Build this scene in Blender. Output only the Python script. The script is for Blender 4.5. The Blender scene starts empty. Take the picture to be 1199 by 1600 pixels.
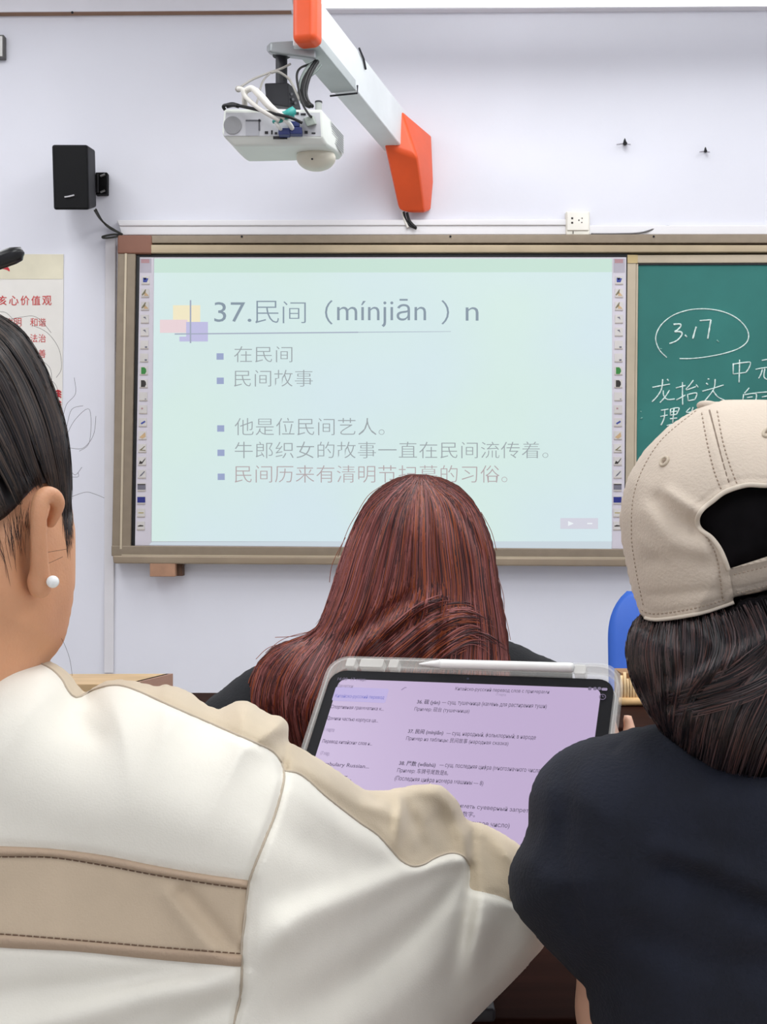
import bpy, bmesh, math, random
import numpy as np
from mathutils import Vector, Matrix

# ------------------------------------------------------------------ camera, light, exposure
random.seed(7)
rng = np.random.default_rng(7)
SC = bpy.context.scene
COL = SC.collection
F, CX, CY, ZC = 1800.0, 599.5, 800.0, 1.17        # focal length in px of the 1199 x 1600 frame, eye height
WALL = 4.4                                         # distance to the front wall

cam_d = bpy.data.cameras.new('camera'); cam = bpy.data.objects.new('camera', cam_d); COL.objects.link(cam)
cam.location = (0, 0, ZC); cam.rotation_euler = (math.pi/2, 0, 0)
cam_d.sensor_width = 36; cam_d.sensor_fit = 'AUTO'; cam_d.lens = 36*F/1600; cam_d.clip_start = 0.05
SC.camera = cam

SC.view_settings.view_transform = 'Standard'
SC.view_settings.look = 'None'
SC.view_settings.exposure = 0.0
SC.view_settings.gamma = 1.0
SC.view_settings.use_curve_mapping = False

world = bpy.data.worlds.new('world'); SC.world = world; world.use_nodes = True
world.node_tree.nodes['Background'].inputs[0].default_value = (0.85, 0.9, 1.0, 1)
world.node_tree.nodes['Background'].inputs[1].default_value = 0.3

def area(name, loc, rot, sx, sy, power, color=(1, 1, 1)):
    l = bpy.data.lights.new(name, 'AREA'); l.shape = 'RECTANGLE'; l.size = sx; l.size_y = sy
    l.energy = power; l.color = color
    o = bpy.data.objects.new(name, l); COL.objects.link(o); o.location = loc; o.rotation_euler = rot
    return o
for lx in (-1.6, 0.5, 2.6):
    for ly in (-1.2, 1.1, 2.9):
        area('ceiling_lamp_light', (lx, ly, 3.27), (0, 0, 0), 0.9, 1.5, 24.5, (0.965, 0.985, 1.0))
area('board_lamp_light', (0.95, 4.0, 2.925), (math.radians(25), 0, 0), 2.3, 0.08, 1.8, (0.96, 0.98, 1.0))

# ------------------------------------------------------------------ small helpers
def lin(c):
    out = []
    for v in c[:3]:
        v = v/255.0
        out.append(v/12.92 if v <= 0.04045 else ((v+0.055)/1.055)**2.4)
    return out + [1.0]
MATS = {}
def mat(name, col, rough=0.6, metal=0.0, var=0.04, vscale=8.0, bump=0.0, bscale=200.0, emit=0.0, ecol=None,
        trans=0.0, sss=0.0, sheen=0.0, spec=0.5, stretch=None, ior=1.45):
    if name in MATS: return MATS[name]
    m = bpy.data.materials.new(name); m.use_nodes = True
    nt = m.node_tree; b = nt.nodes['Principled BSDF']
    b.inputs['Roughness'].default_value = rough; b.inputs['Metallic'].default_value = metal
    b.inputs['Specular IOR Level'].default_value = spec; b.inputs['IOR'].default_value = ior
    tc = nt.nodes.new('ShaderNodeTexCoord'); mp = nt.nodes.new('ShaderNodeMapping')
    nt.links.new(tc.outputs['Object'], mp.inputs['Vector'])
    if stretch: mp.inputs['Scale'].default_value = stretch
    nz = nt.nodes.new('ShaderNodeTexNoise'); nz.inputs['Scale'].default_value = vscale; nz.inputs['Detail'].default_value = 5
    nt.links.new(mp.outputs['Vector'], nz.inputs['Vector'])
    cr = nt.nodes.new('ShaderNodeValToRGB'); c = lin(col)
    cr.color_ramp.elements[0].position = 0.3; cr.color_ramp.elements[1].position = 0.7
    cr.color_ramp.elements[0].color = [max(0, x*(1-var*2)) for x in c[:3]] + [1]
    cr.color_ramp.elements[1].color = [min(1, x*(1+var*2)) for x in c[:3]] + [1]
    nt.links.new(nz.outputs['Fac'], cr.inputs['Fac'])
    nt.links.new(cr.outputs['Color'], b.inputs['Base Color'])
    if bump:
        n2 = nt.nodes.new('ShaderNodeTexNoise'); n2.inputs['Scale'].default_value = bscale; n2.inputs['Detail'].default_value = 3
        nt.links.new(mp.outputs['Vector'], n2.inputs['Vector'])
        bp = nt.nodes.new('ShaderNodeBump'); bp.inputs['Strength'].default_value = bump; bp.inputs['Distance'].default_value = 0.002
        nt.links.new(n2.outputs['Fac'], bp.inputs['Height']); nt.links.new(bp.outputs['Normal'], b.inputs['Normal'])
    if emit:
        b.inputs['Emission Color'].default_value = lin(ecol or col); b.inputs['Emission Strength'].default_value = emit
    if trans: b.inputs['Transmission Weight'].default_value = trans
    if sss:
        b.inputs['Subsurface Weight'].default_value = sss; b.inputs['Subsurface Radius'].default_value = (0.012, 0.005, 0.003)
        b.inputs['Subsurface Scale'].default_value = 1.0
    if sheen: b.inputs['Sheen Weight'].default_value = sheen; b.inputs['Sheen Roughness'].default_value = 0.5
    MATS[name] = m
    return m

def see_thru(m, a):
    m.node_tree.nodes['Principled BSDF'].inputs['Alpha'].default_value = a; return m
def P(px, py, d): return Vector(((px-CX)/F*d, d, ZC-(py-CY)/F*d))
def Pn(px, py, d):
    return np.stack([(px-CX)/F*d, d*np.ones_like(px), ZC-(py-CY)/F*d], -1)

def tag(o, label=None, cat=None, group=None, kind=None):
    if label: o['label'] = label
    if cat: o['category'] = cat
    if group: o['group'] = group
    if kind: o['kind'] = kind
    return o
def empty(name, loc, label, cat, group=None):
    o = bpy.data.objects.new(name, None); COL.objects.link(o); o.location = loc; o.empty_display_size = 0.05
    return tag(o, label, cat, group)
def obj(name, verts, faces, mats, parent=None, smooth=False, midx=None, bevel=0.0, seg=2, sub=0):
    me = bpy.data.meshes.new(name)
    me.from_pydata([tuple(map(float, v)) for v in verts], [], [tuple(map(int, f)) for f in faces])
    for m in (mats if isinstance(mats, (list, tuple)) else [mats]): me.materials.append(m)
    if midx is not None: me.polygons.foreach_set('material_index', np.asarray(midx, np.int32))
    if smooth: me.polygons.foreach_set('use_smooth', np.ones(len(me.polygons), bool))
    me.validate(); me.update()
    o = bpy.data.objects.new(name, me); COL.objects.link(o)
    if parent is not None: attach(o, parent)
    if bevel:
        b = o.modifiers.new('bevel', 'BEVEL'); b.width = bevel; b.segments = seg; b.limit_method = 'ANGLE'
        me.polygons.foreach_set('use_smooth', np.ones(len(me.polygons), bool))
        w = o.modifiers.new('wn', 'WEIGHTED_NORMAL')
    if sub:
        s = o.modifiers.new('sub', 'SUBSURF'); s.levels = sub; s.render_levels = sub
    return o
def world_loc(o):
    v = Vector((0, 0, 0))
    while o is not None: v = v + o.location; o = o.parent
    return v
def attach(o, parent):
    o.parent = parent; o.location = o.location - world_loc(parent)

class MB:
    """collects shapes into one mesh"""
    def __init__(s): s.v = []; s.f = []; s.m = []
    def add(s, v, f, m=0):
        n = len(s.v); s.v += [tuple(x) for x in v]; s.f += [tuple(i+n for i in q) for q in f]; s.m += [m]*len(f)
    def hexa(s, p, m=0):   # p: 4 front (TL TR BR BL), 4 back
        s.add(p, [(0, 3, 2, 1), (4, 5, 6, 7), (0, 1, 5, 4), (1, 2, 6, 5), (2, 3, 7, 6), (3, 0, 4, 7)], m)
    def slab(s, c, d, th, m=0):   # c: four pixel corners TL TR BR BL on the plane at distance d, th: thickness away from the room
        a = [P(x, y, d) for x, y in c]
        s.hexa(a + [p + Vector((0, th, 0)) for p in a], m)
    def rect(s, x0, y0, x1, y1, d, th, m=0): s.slab([(x0, y0), (x1, y0), (x1, y1), (x0, y1)], d, th, m)
    def box(s, c, h, m=0):
        x, y, z = c; a, b, e = h
        p = [Vector((x+i*a, y+j*b, z+k*e)) for j in (-1, 1) for i, k in ((-1, 1), (1, 1), (1, -1), (-1, -1))]
        s.hexa(p, m)
    def tube(s, pts, r, n=8, m=0, cap=True):
        pts = [Vector(p) for p in pts]; N = len(pts)
        rs = r if isinstance(r, (list, tuple)) else [r]*N
        b = len(s.v); up = None
        for i, p in enumerate(pts):
            t = (pts[min(i+1, N-1)] - pts[max(i-1, 0)]).normalized()
            if up is None: up = Vector((0, 0, 1)) if abs(t.z) < 0.9 else Vector((1, 0, 0))
            sd = t.cross(up).normalized(); up = sd.cross(t).normalized()
            for k in range(n):
                a = 2*math.pi*k/n
                s.v.append(tuple(p + sd*math.cos(a)*rs[i] + up*math.sin(a)*rs[i]))
        for i in range(N-1):
            for k in range(n):
                s.f.append((b+i*n+k, b+i*n+(k+1) % n, b+(i+1)*n+(k+1) % n, b+(i+1)*n+k)); s.m.append(m)
        if cap:
            s.f.append(tuple(b+k for k in range(n))[::-1]); s.f.append(tuple(b+(N-1)*n+k for k in range(n))); s.m += [m, m]
    def ell(s, c, r, m=0, nu=24, nv=14, rot=None):
        c = Vector(c); b = len(s.v); R = rot or Matrix.Identity(3)
        for j in range(nv+1):
            th = math.pi*j/nv
            for i in range(nu):
                ph = 2*math.pi*i/nu
                s.v.append(tuple(c + R @ Vector((r[0]*math.sin(th)*math.cos(ph), r[1]*math.sin(th)*math.sin(ph), r[2]*math.cos(th)))))
        for j in range(nv):
            for i in range(nu):
                s.f.append((b+j*nu+i, b+(j+1)*nu+i, b+(j+1)*nu+(i+1) % nu, b+j*nu+(i+1) % nu)); s.m.append(m)
    def build(s, name, mats, parent=None, smooth=False, bevel=0.0, seg=2, sub=0):
        o = obj(name, s.v, s.f, mats, parent, smooth, s.m, bevel, seg, sub)
        bm = bmesh.new(); bm.from_mesh(o.data); bmesh.ops.recalc_face_normals(bm, faces=bm.faces); bm.to_mesh(o.data); bm.free()
        return o

def spline(pts, n=8, closed=False):
    p = np.array(pts, float); N = len(p); out = []
    rngi = range(N if closed else N-1)
    for i in rngi:
        if closed: a, b, c, d = p[(i-1) % N], p[i], p[(i+1) % N], p[(i+2) % N]
        else: a, b, c, d = p[max(i-1, 0)], p[i], p[i+1], p[min(i+2, N-1)]
        for k in range(n):
            t = k/n
            out.append(0.5*((2*b)+(-a+c)*t+(2*a-5*b+4*c-d)*t*t+(-a+3*b-3*c+d)*t**3))
    if not closed: out.append(p[-1])
    return np.array(out)
def resample(p, n):
    p = np.asarray(p, float); s = np.r_[0, np.cumsum(np.linalg.norm(np.diff(p, axis=0), axis=1))]
    t = np.linspace(0, s[-1], n)
    return np.stack([np.interp(t, s, p[:, k]) for k in range(p.shape[1])], -1)
def tube3(pxs, r, mb, n=6, m=0, sm=6):
    """tube through (px, py, d) points"""
    q = spline(pxs, sm) if len(pxs) > 2 else np.array(pxs, float)
    mb.tube([P(*a) for a in q], r, n, m)

_font = {}
def glyphs(body, thin=0.0):
    cu = bpy.data.curves.new('t', 'FONT'); cu.body = body; cu.offset = thin; cu.resolution_u = 3
    o = bpy.data.objects.new('t', cu); COL.objects.link(o)
    bpy.context.view_layer.update()
    me = bpy.data.meshes.new_from_object(o.evaluated_get(bpy.context.evaluated_depsgraph_get()))
    v = np.array([x.co[:2] for x in me.vertices]); f = [tuple(p.vertices) for p in me.polygons]
    bpy.data.objects.remove(o); bpy.data.meshes.remove(me); bpy.data.curves.remove(cu)
    lo, hi = v.min(0), v.max(0)
    return (v-lo)/np.maximum(hi-lo, 1e-6), f, (hi-lo)
def text_px(mb, body, x0, y0, x1, y1, d, m=0, thin=0.0, shear=0.0):
    v, f, _ = glyphs(body, thin)
    mb.add([P(x0+(x1-x0)*a, y1+(y0-y1)*b, d) for a, b in v], f, m)

# ------------------------------------------------------------------ implicit volumes and surface nets
def sd_poly(PX, PY, poly):
    """signed distance (px), positive inside"""
    a = np.asarray(poly, float); b = np.roll(a, -1, 0)
    best = np.full(PX.shape, 1e18); ins = np.zeros(PX.shape, bool)
    for (x0, y0), (x1, y1) in zip(a, b):
        ex, ey = x1-x0, y1-y0; wx, wy = PX-x0, PY-y0
        t = np.clip((wx*ex+wy*ey)/max(ex*ex+ey*ey, 1e-9), 0, 1)
        best = np.minimum(best, (wx-ex*t)**2+(wy-ey*t)**2)
        c = ((y0 <= PY) & (y1 > PY)) | ((y1 <= PY) & (y0 > PY))
        if abs(ey) > 1e-9: ins ^= c & (PX < x0+(PY-y0)/ey*ex)
    d = np.sqrt(best)
    return np.where(ins, d, -d)
def d_line(PX, PY, pts):
    a = np.asarray(pts, float); best = np.full(PX.shape, 1e18)
    for (x0, y0), (x1, y1) in zip(a[:-1], a[1:]):
        ex, ey = x1-x0, y1-y0; wx, wy = PX-x0, PY-y0
        t = np.clip((wx*ex+wy*ey)/max(ex*ex+ey*ey, 1e-9), 0, 1)
        best = np.minimum(best, (wx-ex*t)**2+(wy-ey*t)**2)
    return np.sqrt(best)
def stroke(PX, PY, pts, width, amp, n=6):
    return amp*np.exp(-(d_line(PX, PY, spline(pts, n))/width)**2)
def stroke_t(PX, PY, pts, widths, amps, n=6):
    """stroke whose width and height change along its length"""
    q = spline(pts, n); seg = np.linalg.norm(np.diff(q, axis=0), axis=1); cum = np.r_[0, np.cumsum(seg)]; cum /= cum[-1]
    best = np.full(PX.shape, 1e18); tb_ = np.zeros(PX.shape)
    for k in range(len(q)-1):
        x0, y0 = q[k]; ex, ey = q[k+1]-q[k]; wx, wy = PX-x0, PY-y0
        t = np.clip((wx*ex+wy*ey)/max(ex*ex+ey*ey, 1e-9), 0, 1); d = (wx-ex*t)**2+(wy-ey*t)**2; m = d < best
        best = np.where(m, d, best); tb_ = np.where(m, cum[k]+t*(cum[k+1]-cum[k]), tb_)
    w = np.interp(tb_, np.linspace(0, 1, len(widths)), widths); a = np.interp(tb_, np.linspace(0, 1, len(amps)), amps)
    return a*np.exp(-best/w**2)
def sstep(a, b, x):
    t = np.clip((x-a)/(b-a), 0, 1); return t*t*(3-2*t)
def smax(a, b, k):
    h = np.clip(0.5+0.5*(a-b)/k, 0, 1); return b*(1-h)+a*h+k*h*(1-h)

def nets(V):
    S = V > 0
    nx, ny, nz = V.shape
    cs = np.zeros((nx-1, ny-1, nz-1), np.int8)
    for i in (0, 1):
        for j in (0, 1):
            for k in (0, 1): cs += S[i:nx-1+i, j:ny-1+j, k:nz-1+k]
    act = (cs > 0) & (cs < 8)
    idx = -np.ones(act.shape, np.int64); I = np.argwhere(act); idx[act] = np.arange(len(I))
    offs = [(i, j, k) for i in (0, 1) for j in (0, 1) for k in (0, 1)]
    cv = {o: V[I[:, 0]+o[0], I[:, 1]+o[1], I[:, 2]+o[2]] for o in offs}
    acc = np.zeros((len(I), 3)); cnt = np.zeros(len(I))
    for o in offs:
        for ax in range(3):
            if o[ax] == 0:
                q = list(o); q[ax] = 1; q = tuple(q)
                a, b = cv[o], cv[q]; m = (a > 0) != (b > 0)
                t = np.where(m, a/np.where(m, a-b, 1), 0)
                p = np.array(o, float)[None].repeat(len(I), 0); p[:, ax] += t
                acc += p*m[:, None]; cnt += m
    verts = I+acc/np.maximum(cnt, 1)[:, None]
    quads = []
    for ax in range(3):
        sl0 = [slice(None)]*3; sl1 = [slice(None)]*3
        sl0[ax] = slice(0, -1); sl1[ax] = slice(1, None)
        s0, s1 = S[tuple(sl0)], S[tuple(sl1)]
        E = np.argwhere(s0 != s1)
        u, w = [(1, 2), (2, 0), (0, 1)][ax]
        ok = (E[:, u] > 0) & (E[:, w] > 0) & (E[:, u] < V.shape[u]-1) & (E[:, w] < V.shape[w]-1)
        E = E[ok]; flip = ~s0[E[:, 0], E[:, 1], E[:, 2]]
        def cell(du, dw):
            c = E.copy(); c[:, u] += du; c[:, w] += dw
            return idx[c[:, 0], c[:, 1], c[:, 2]]
        q = np.stack([cell(-1, -1), cell(0, -1), cell(0, 0), cell(-1, 0)], -1)
        q[flip] = q[flip][:, ::-1]
        quads.append(q)
    return verts, np.concatenate(quads)
def relax(v, quads, it=2):
    e = np.concatenate([quads[:, [0, 1]], quads[:, [1, 2]], quads[:, [2, 3]], quads[:, [3, 0]]])
    e = np.concatenate([e, e[:, ::-1]]); n = len(v)
    cnt = np.maximum(np.bincount(e[:, 0], minlength=n), 1)[:, None]
    def lap(x): return np.stack([np.bincount(e[:, 0], x[e[:, 1], k], n) for k in range(x.shape[1])], -1)/cnt - x
    for _ in range(it):
        v = v+0.5*lap(v); v = v-0.52*lap(v)
        v = v+0.25*lap(v)
    return v

class Vol:
    """a volume on a grid that spreads with distance; coordinates (px, py, distance)"""
    def __init__(s, x0, x1, y0, y1, w0, w1, step, dw):
        s.x = np.arange(x0, x1+step, step, float); s.y = np.arange(y0, y1+step, step, float); s.w = np.arange(w0, w1+dw, dw)
        s.step, s.dw = step, dw
        s.PX, s.PY = np.meshgrid(s.x, s.y, indexing='ij')
        s.V = np.full((len(s.x), len(s.y), len(s.w)), -1.0, np.float32); s.wf = None
    def inflate(s, poly, c, R, Tf, Tb, bump=0.0, k=0.0, n=6, raw=False, power=0.5):
        pl = np.asarray(poly) if raw else spline(poly, n, True)
        c = c*np.ones_like(s.PX)
        sd = sd_poly(s.PX, s.PY, pl)*c/F
        u = 1-np.clip(sd/R, 0, 1)
        prof = (1-u*u)**power
        hf = Tf*prof + bump*np.clip(sd/0.012, 0, 1); hb = Tb*prof
        wf = np.where(sd > 0, c-hf, 99)
        s.wf = wf if s.wf is None else np.minimum(s.wf, wf)
        D = s.w[None, None, :]-c[..., None]
        g = np.where(sd[..., None] > 0, np.where(D < 0, hf[..., None]+D, hb[..., None]-D), sd[..., None]-np.abs(D)).astype(np.float32)
        s.V = np.maximum(s.V, g) if not k else smax(s.V, g, k)
        s.sd = sd; s.c = c; s.hf = hf
        return s
    def grid(s):
        D = s.w[None, None, :]*np.ones(s.V.shape, np.float32)
        return ((s.PX[..., None]-CX)/F*D).astype(np.float32), D, (ZC-(s.PY[..., None]-CY)/F*D).astype(np.float32)
    def prims(s, pr, k=0.01):
        X, Y, Z = s.grid()
        for p in pr:
            g = prim(X, Y, Z, p).astype(np.float32)
            s.V = smax(s.V, g, p[-1] if isinstance(p[-1], float) and p[0] == 'x' else k)
        return s
    def front(s, px, py):
        i = np.clip((np.asarray(px)-s.x[0])/s.step, 0, len(s.x)-1.001); j = np.clip((np.asarray(py)-s.y[0])/s.step, 0, len(s.y)-1.001)
        a, b = i.astype(int), j.astype(int); fi, fj = i-a, j-b; w = s.wf
        q = [w[a, b], w[a+1, b], w[a, b+1], w[a+1, b+1]]
        big = 50; m = np.minimum.reduce(q); m = np.where(m > big, np.nan, m)
        q = [np.where(t > big, m, t) for t in q]
        return (q[0]*(1-fi)+q[1]*fi)*(1-fj)+(q[2]*(1-fi)+q[3]*fi)*fj
    def mesh(s, it=2):
        for a in (0, -1): s.V[a] = -1; s.V[:, a] = -1; s.V[:, :, a] = -1
        v, q = nets(s.V); v = relax(v, q, it)
        return np.stack([s.x[0]+v[:, 0]*s.step, s.y[0]+v[:, 1]*s.step, s.w[0]+v[:, 2]*s.dw], -1), q
def to_world(v): return Pn(v[:, 0], v[:, 1], v[:, 2])
def tri(q): return np.concatenate([q[:, [0, 1, 2]], q[:, [0, 2, 3]]])
def clip(v, t, f):
    """split triangles along f = 0; returns (inside, outside) as (verts, tris)"""
    out = []
    for sgn in (1, -1):
        g = f*sgn; ins = g[t] > 0; n = ins.sum(1)
        V = [v]; base = len(v); T = [t[n == 3]]
        for cnt in (1, 2):
            tt = t[n == cnt]; ii = ins[n == cnt]
            if not len(tt): continue
            lone = (ii if cnt == 1 else ~ii).argmax(1)
            r = np.arange(len(tt)); a, b, c = tt[r, lone], tt[r, (lone+1) % 3], tt[r, (lone+2) % 3]
            def cut(p, q): h = (g[p]/(g[p]-g[q]))[:, None]; return v[p]*(1-h)+v[q]*h
            ab, ac = cut(a, b), cut(a, c)
            i1 = base+np.arange(len(tt)); i2 = i1+len(tt); base += 2*len(tt); V += [ab, ac]
            if cnt == 1: T.append(np.stack([a, i1, i2], -1))
            else: T += [np.stack([i1, b, c], -1), np.stack([i1, c, i2], -1)]
        V = np.concatenate(V); T = np.concatenate(T)
        # weld cut points, drop unused
        key = np.round(V*1e4).astype(np.int64)
        _, first, inv = np.unique(key, axis=0, return_index=True, return_inverse=True); inv = inv.ravel()
        T = inv[T]; V = V[first]
        T = T[(T[:, 0] != T[:, 1]) & (T[:, 1] != T[:, 2]) & (T[:, 0] != T[:, 2])]
        u, inv = np.unique(T, return_inverse=True)
        out.append((V[u], inv.reshape(T.shape)))
    return out
def skin(name, v, f, m, parent=None, frust=True, flip=None):
    w = to_world(v) if frust else v
    a, b, c = w[f[:, 0]], w[f[:, 1]], w[f[:, 2]]
    if (np.einsum('ij,ij->i', a-w.mean(0), np.cross(b-w.mean(0), c-w.mean(0))).sum() < 0) if flip is None else flip: f = f[:, ::-1]
    return obj(name, w, f, m, parent, smooth=True)

def prim(X, Y, Z, p):
    """signed value of a world space primitive, positive inside"""
    if p[0] == 'c':      # tapered capsule a b ra rb
        a, b, ra, rb = np.array(p[1], float), np.array(p[2], float), p[3], p[4]
        d = b-a; L = max(d@d, 1e-9)
        t = np.clip(((X-a[0])*d[0]+(Y-a[1])*d[1]+(Z-a[2])*d[2])/L, 0, 1)
        return ra+(rb-ra)*t-np.sqrt((X-a[0]-d[0]*t)**2+(Y-a[1]-d[1]*t)**2+(Z-a[2]-d[2]*t)**2)
    a, r = p[1], p[2]    # ellipsoid centre radii
    k = np.sqrt(((X-a[0])/r[0])**2+((Y-a[1])/r[1])**2+((Z-a[2])/r[2])**2)
    return (1-k)*min(r)
def body_mesh(pr, step=0.008, k=0.02):
    """world space union of primitives -> one continuous surface"""
    lo = np.array([1e9]*3); hi = -lo
    for p in pr:
        if p[0] == 'c':
            for q, r in ((p[1], p[3]), (p[2], p[4])): lo = np.minimum(lo, np.array(q)-r); hi = np.maximum(hi, np.array(q)+r)
        else: lo = np.minimum(lo, np.array(p[1])-p[2]); hi = np.maximum(hi, np.array(p[1])+p[2])
    lo -= 4*step; hi += 4*step
    ax = [np.arange(lo[i], hi[i]+step, step, dtype=np.float32) for i in range(3)]
    V = np.full([len(a) for a in ax], -0.2, np.float32)
    for p in pr:
        if p[0] == 'c': l = np.minimum(np.array(p[1])-p[3], np.array(p[2])-p[4]); h = np.maximum(np.array(p[1])+p[3], np.array(p[2])+p[4])
        else: l = np.array(p[1])-p[2]; h = np.array(p[1])+p[2]
        kk = p[5] if p[0] == 'c' and len(p) > 5 else k
        sl = tuple(slice(max(int((l[i]-lo[i]-0.06)/step), 0), int((h[i]-lo[i]+0.06)/step)+2) for i in range(3))
        X, Y, Z = np.meshgrid(*[ax[i][sl[i]] for i in range(3)], indexing='ij')
        V[sl] = smax(V[sl], prim(X, Y, Z, p).astype(np.float32), kk)
    v, q = nets(V); v = relax(v, q, 1)
    return lo+v*step, q

def face_prims(c, s=1.0):
    """head with its face on the far side (looking along +y); c = centre of the head"""
    c = np.array(c, float)
    def e(x, y, z, a, b, d): return ('e', c+np.array([x, y, z])*s, np.array([a, b, d])*s)
    def cp(p, q, ra, rb): return ('c', c+np.array(p)*s, c+np.array(q)*s, ra*s, rb*s, 0.008)
    return [e(0, 0, 0.02, .074, .092, .085), e(0, .035, -.045, .058, .058, .078), ('c', c+np.array([-.02, .06, -.105])*s, c+np.array([.02, .06, -.105])*s, .024*s, .024*s, .02),
            cp((0, .088, -.012), (0, .112, -.050), .008, .011), cp((-.012, .100, -.052), (.012, .100, -.052), .008, .008),
            cp((-.02, .086, -.078), (.02, .086, -.078), .007, .007), cp((-.016, .086, -.087), (.016, .086, -.087), .008, .008),
            cp((-.045, .074, .012), (-.014, .086, .014), .010, .010), cp((.014, .086, .014), (.045, .074, .012), .010, .010),
            cp((-.036, .074, -.008), (-.028, .078, -.008), .012, .012), cp((.028, .078, -.008), (.036, .074, -.008), .012, .012)]
def hand_prims(w, fwd, side, down, sc=1.0, curl=0.35, thumb=1):
    """palm, five bent fingers; w wrist, fwd finger direction, side towards the thumb, down = palm side"""
    w = np.array(w, float); f = np.array(fwd, float); f /= np.linalg.norm(f); s = np.array(side, float); s -= f*(s@f); s /= np.linalg.norm(s)
    dn = np.array(down, float); dn -= f*(dn@f)+s*(dn@s); dn /= np.linalg.norm(dn)
    pr = []
    for t in (-.028, -.010, .010, .028): pr.append(('c', w+s*t*.55*sc, w+(f*.085+s*t)*sc, .014*sc, .0115*sc, .012))
    for t, L, r in ((-.029, .062, .0075), (-.0105, .078, .0085), (.0095, .084, .0088), (.029, .074, .0085)):
        a = w+(f*.088+s*t)*sc; d1 = f*math.cos(curl)+dn*math.sin(curl); d2 = f*math.cos(2.2*curl)+dn*math.sin(2.2*curl); d3 = f*math.cos(3.2*curl)+dn*math.sin(3.2*curl)
        b = a+d1*L*.45*sc; c_ = b+d2*L*.32*sc; e = c_+d3*L*.25*sc
        pr += [('c', a, b, r*sc*1.05, r*sc, .004), ('c', b, c_, r*sc, r*sc*.92, .003), ('c', c_, e, r*sc*.92, r*sc*.8, .003)]
    a = w+(f*.02+s*.022)*sc; b = a+(s*.030*thumb+f*.032+dn*.012)*sc; c_ = b+(s*.008+f*.032+dn*.010)*sc
    pr += [('c', a, b, .014*sc, .0105*sc, .008), ('c', b, c_, .0100*sc, .0085*sc, .003)]
    return pr

def strands(name, guides, n, surf, mats, parent, r=0.0006, lift=0.001, m=16, jit=3.0, clumps=40, clump_amp=0.004, t_lo=(0, .5), t_hi=(.6, 1.0), weights=None, clump_pull=0.6, sides=3, fray=0.0):
    """hair: thin tapering tubes that follow guide lines (px, py) over the surface surf(px, py) -> distance"""
    G = np.stack([resample(spline(g, 8), 40) for g in guides])          # k, 40, 2
    K = len(G)
    uc = np.sort(rng.uniform(0, K-1, clumps)); amp = rng.uniform(-1, 1, clumps)
    u = rng.uniform(0, K-1, n); ci = np.abs(u[:, None]-uc[None]).argmin(1)
    t0 = rng.uniform(*t_lo, n); t1 = rng.uniform(*t_hi, n); bad = t1-t0 < .12; t1[bad] = np.minimum(t0[bad]+.25, 1)
    T = t0[:, None]+(t1-t0)[:, None]*np.linspace(0, 1, m)[None]
    U = u[:, None]+(uc[ci]-u)[:, None]*clump_pull*T
    i = np.clip(U.astype(int), 0, K-2); fu = U-i; tt = T*39; j = np.clip(tt.astype(int), 0, 38); ft = tt-j
    def g(a, b): return G[a, b]
    pt = (g(i, j)*(1-ft)[..., None]+g(i, j+1)*ft[..., None])*(1-fu)[..., None]+(g(i+1, j)*(1-ft)[..., None]+g(i+1, j+1)*ft[..., None])*fu[..., None]
    ph = rng.uniform(0, 6.28, (n, 1)); fr = rng.uniform(2, 7, (n, 1))
    pt = pt+rng.normal(0, jit, (n, 1, 2))+(jit*.5*np.sin(fr*T+ph))[..., None]*np.array([1, .3])
    if fray: pt = pt+(rng.normal(0, fray, (n, 1, 2))*np.clip(T-.6, 0, 1)[..., None]*2.5)
    d = surf(pt[..., 0], pt[..., 1])
    ok = ~np.isnan(d).any(1); pt, d, T = pt[ok], d[ok], T[ok]; ci = ci[ok]; n = len(pt)
    lf = rng.uniform(-.3, 1, (n, 1))*lift+clump_amp*amp[ci][:, None]*np.sin(np.linspace(0, math.pi, m))[None]**.5*.5+clump_amp*.5
    W = Pn(pt[..., 0], pt[..., 1], d-np.abs(lf))
    tan = np.gradient(W, axis=1); tan /= np.linalg.norm(tan, axis=2, keepdims=True)+1e-9
    view = W-np.array([0, 0, ZC]); view /= np.linalg.norm(view, axis=2, keepdims=True)
    sd = np.cross(tan, view); sd /= np.linalg.norm(sd, axis=2, keepdims=True)+1e-9; up = np.cross(sd, tan)
    up *= -np.sign((up*view).sum(2, keepdims=True))
    rr = (r*rng.uniform(.6, 1.3, (n, 1))*np.minimum(1, np.minimum(np.linspace(0.25, 5, m), np.linspace(5, 0.2, m)))[None])[..., None]
    ring = np.stack([W+sd*rr, W+up*rr*.8, W-sd*rr], 2)                  # n m 3 3
    V = ring.reshape(-1, 3)
    b = (np.arange(n)[:, None, None]*m+np.arange(m-1)[None, :, None])*3
    a = np.arange(2)[None, None, :]
    q = np.stack([b+a, b+a+1, b+3+a+1, b+3+a], -1).reshape(-1, 4)
    mi = np.repeat(rng.integers(0, len(mats), n), (m-1)*2)
    return obj(name, V, q, mats, parent, smooth=True, midx=mi)

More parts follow.
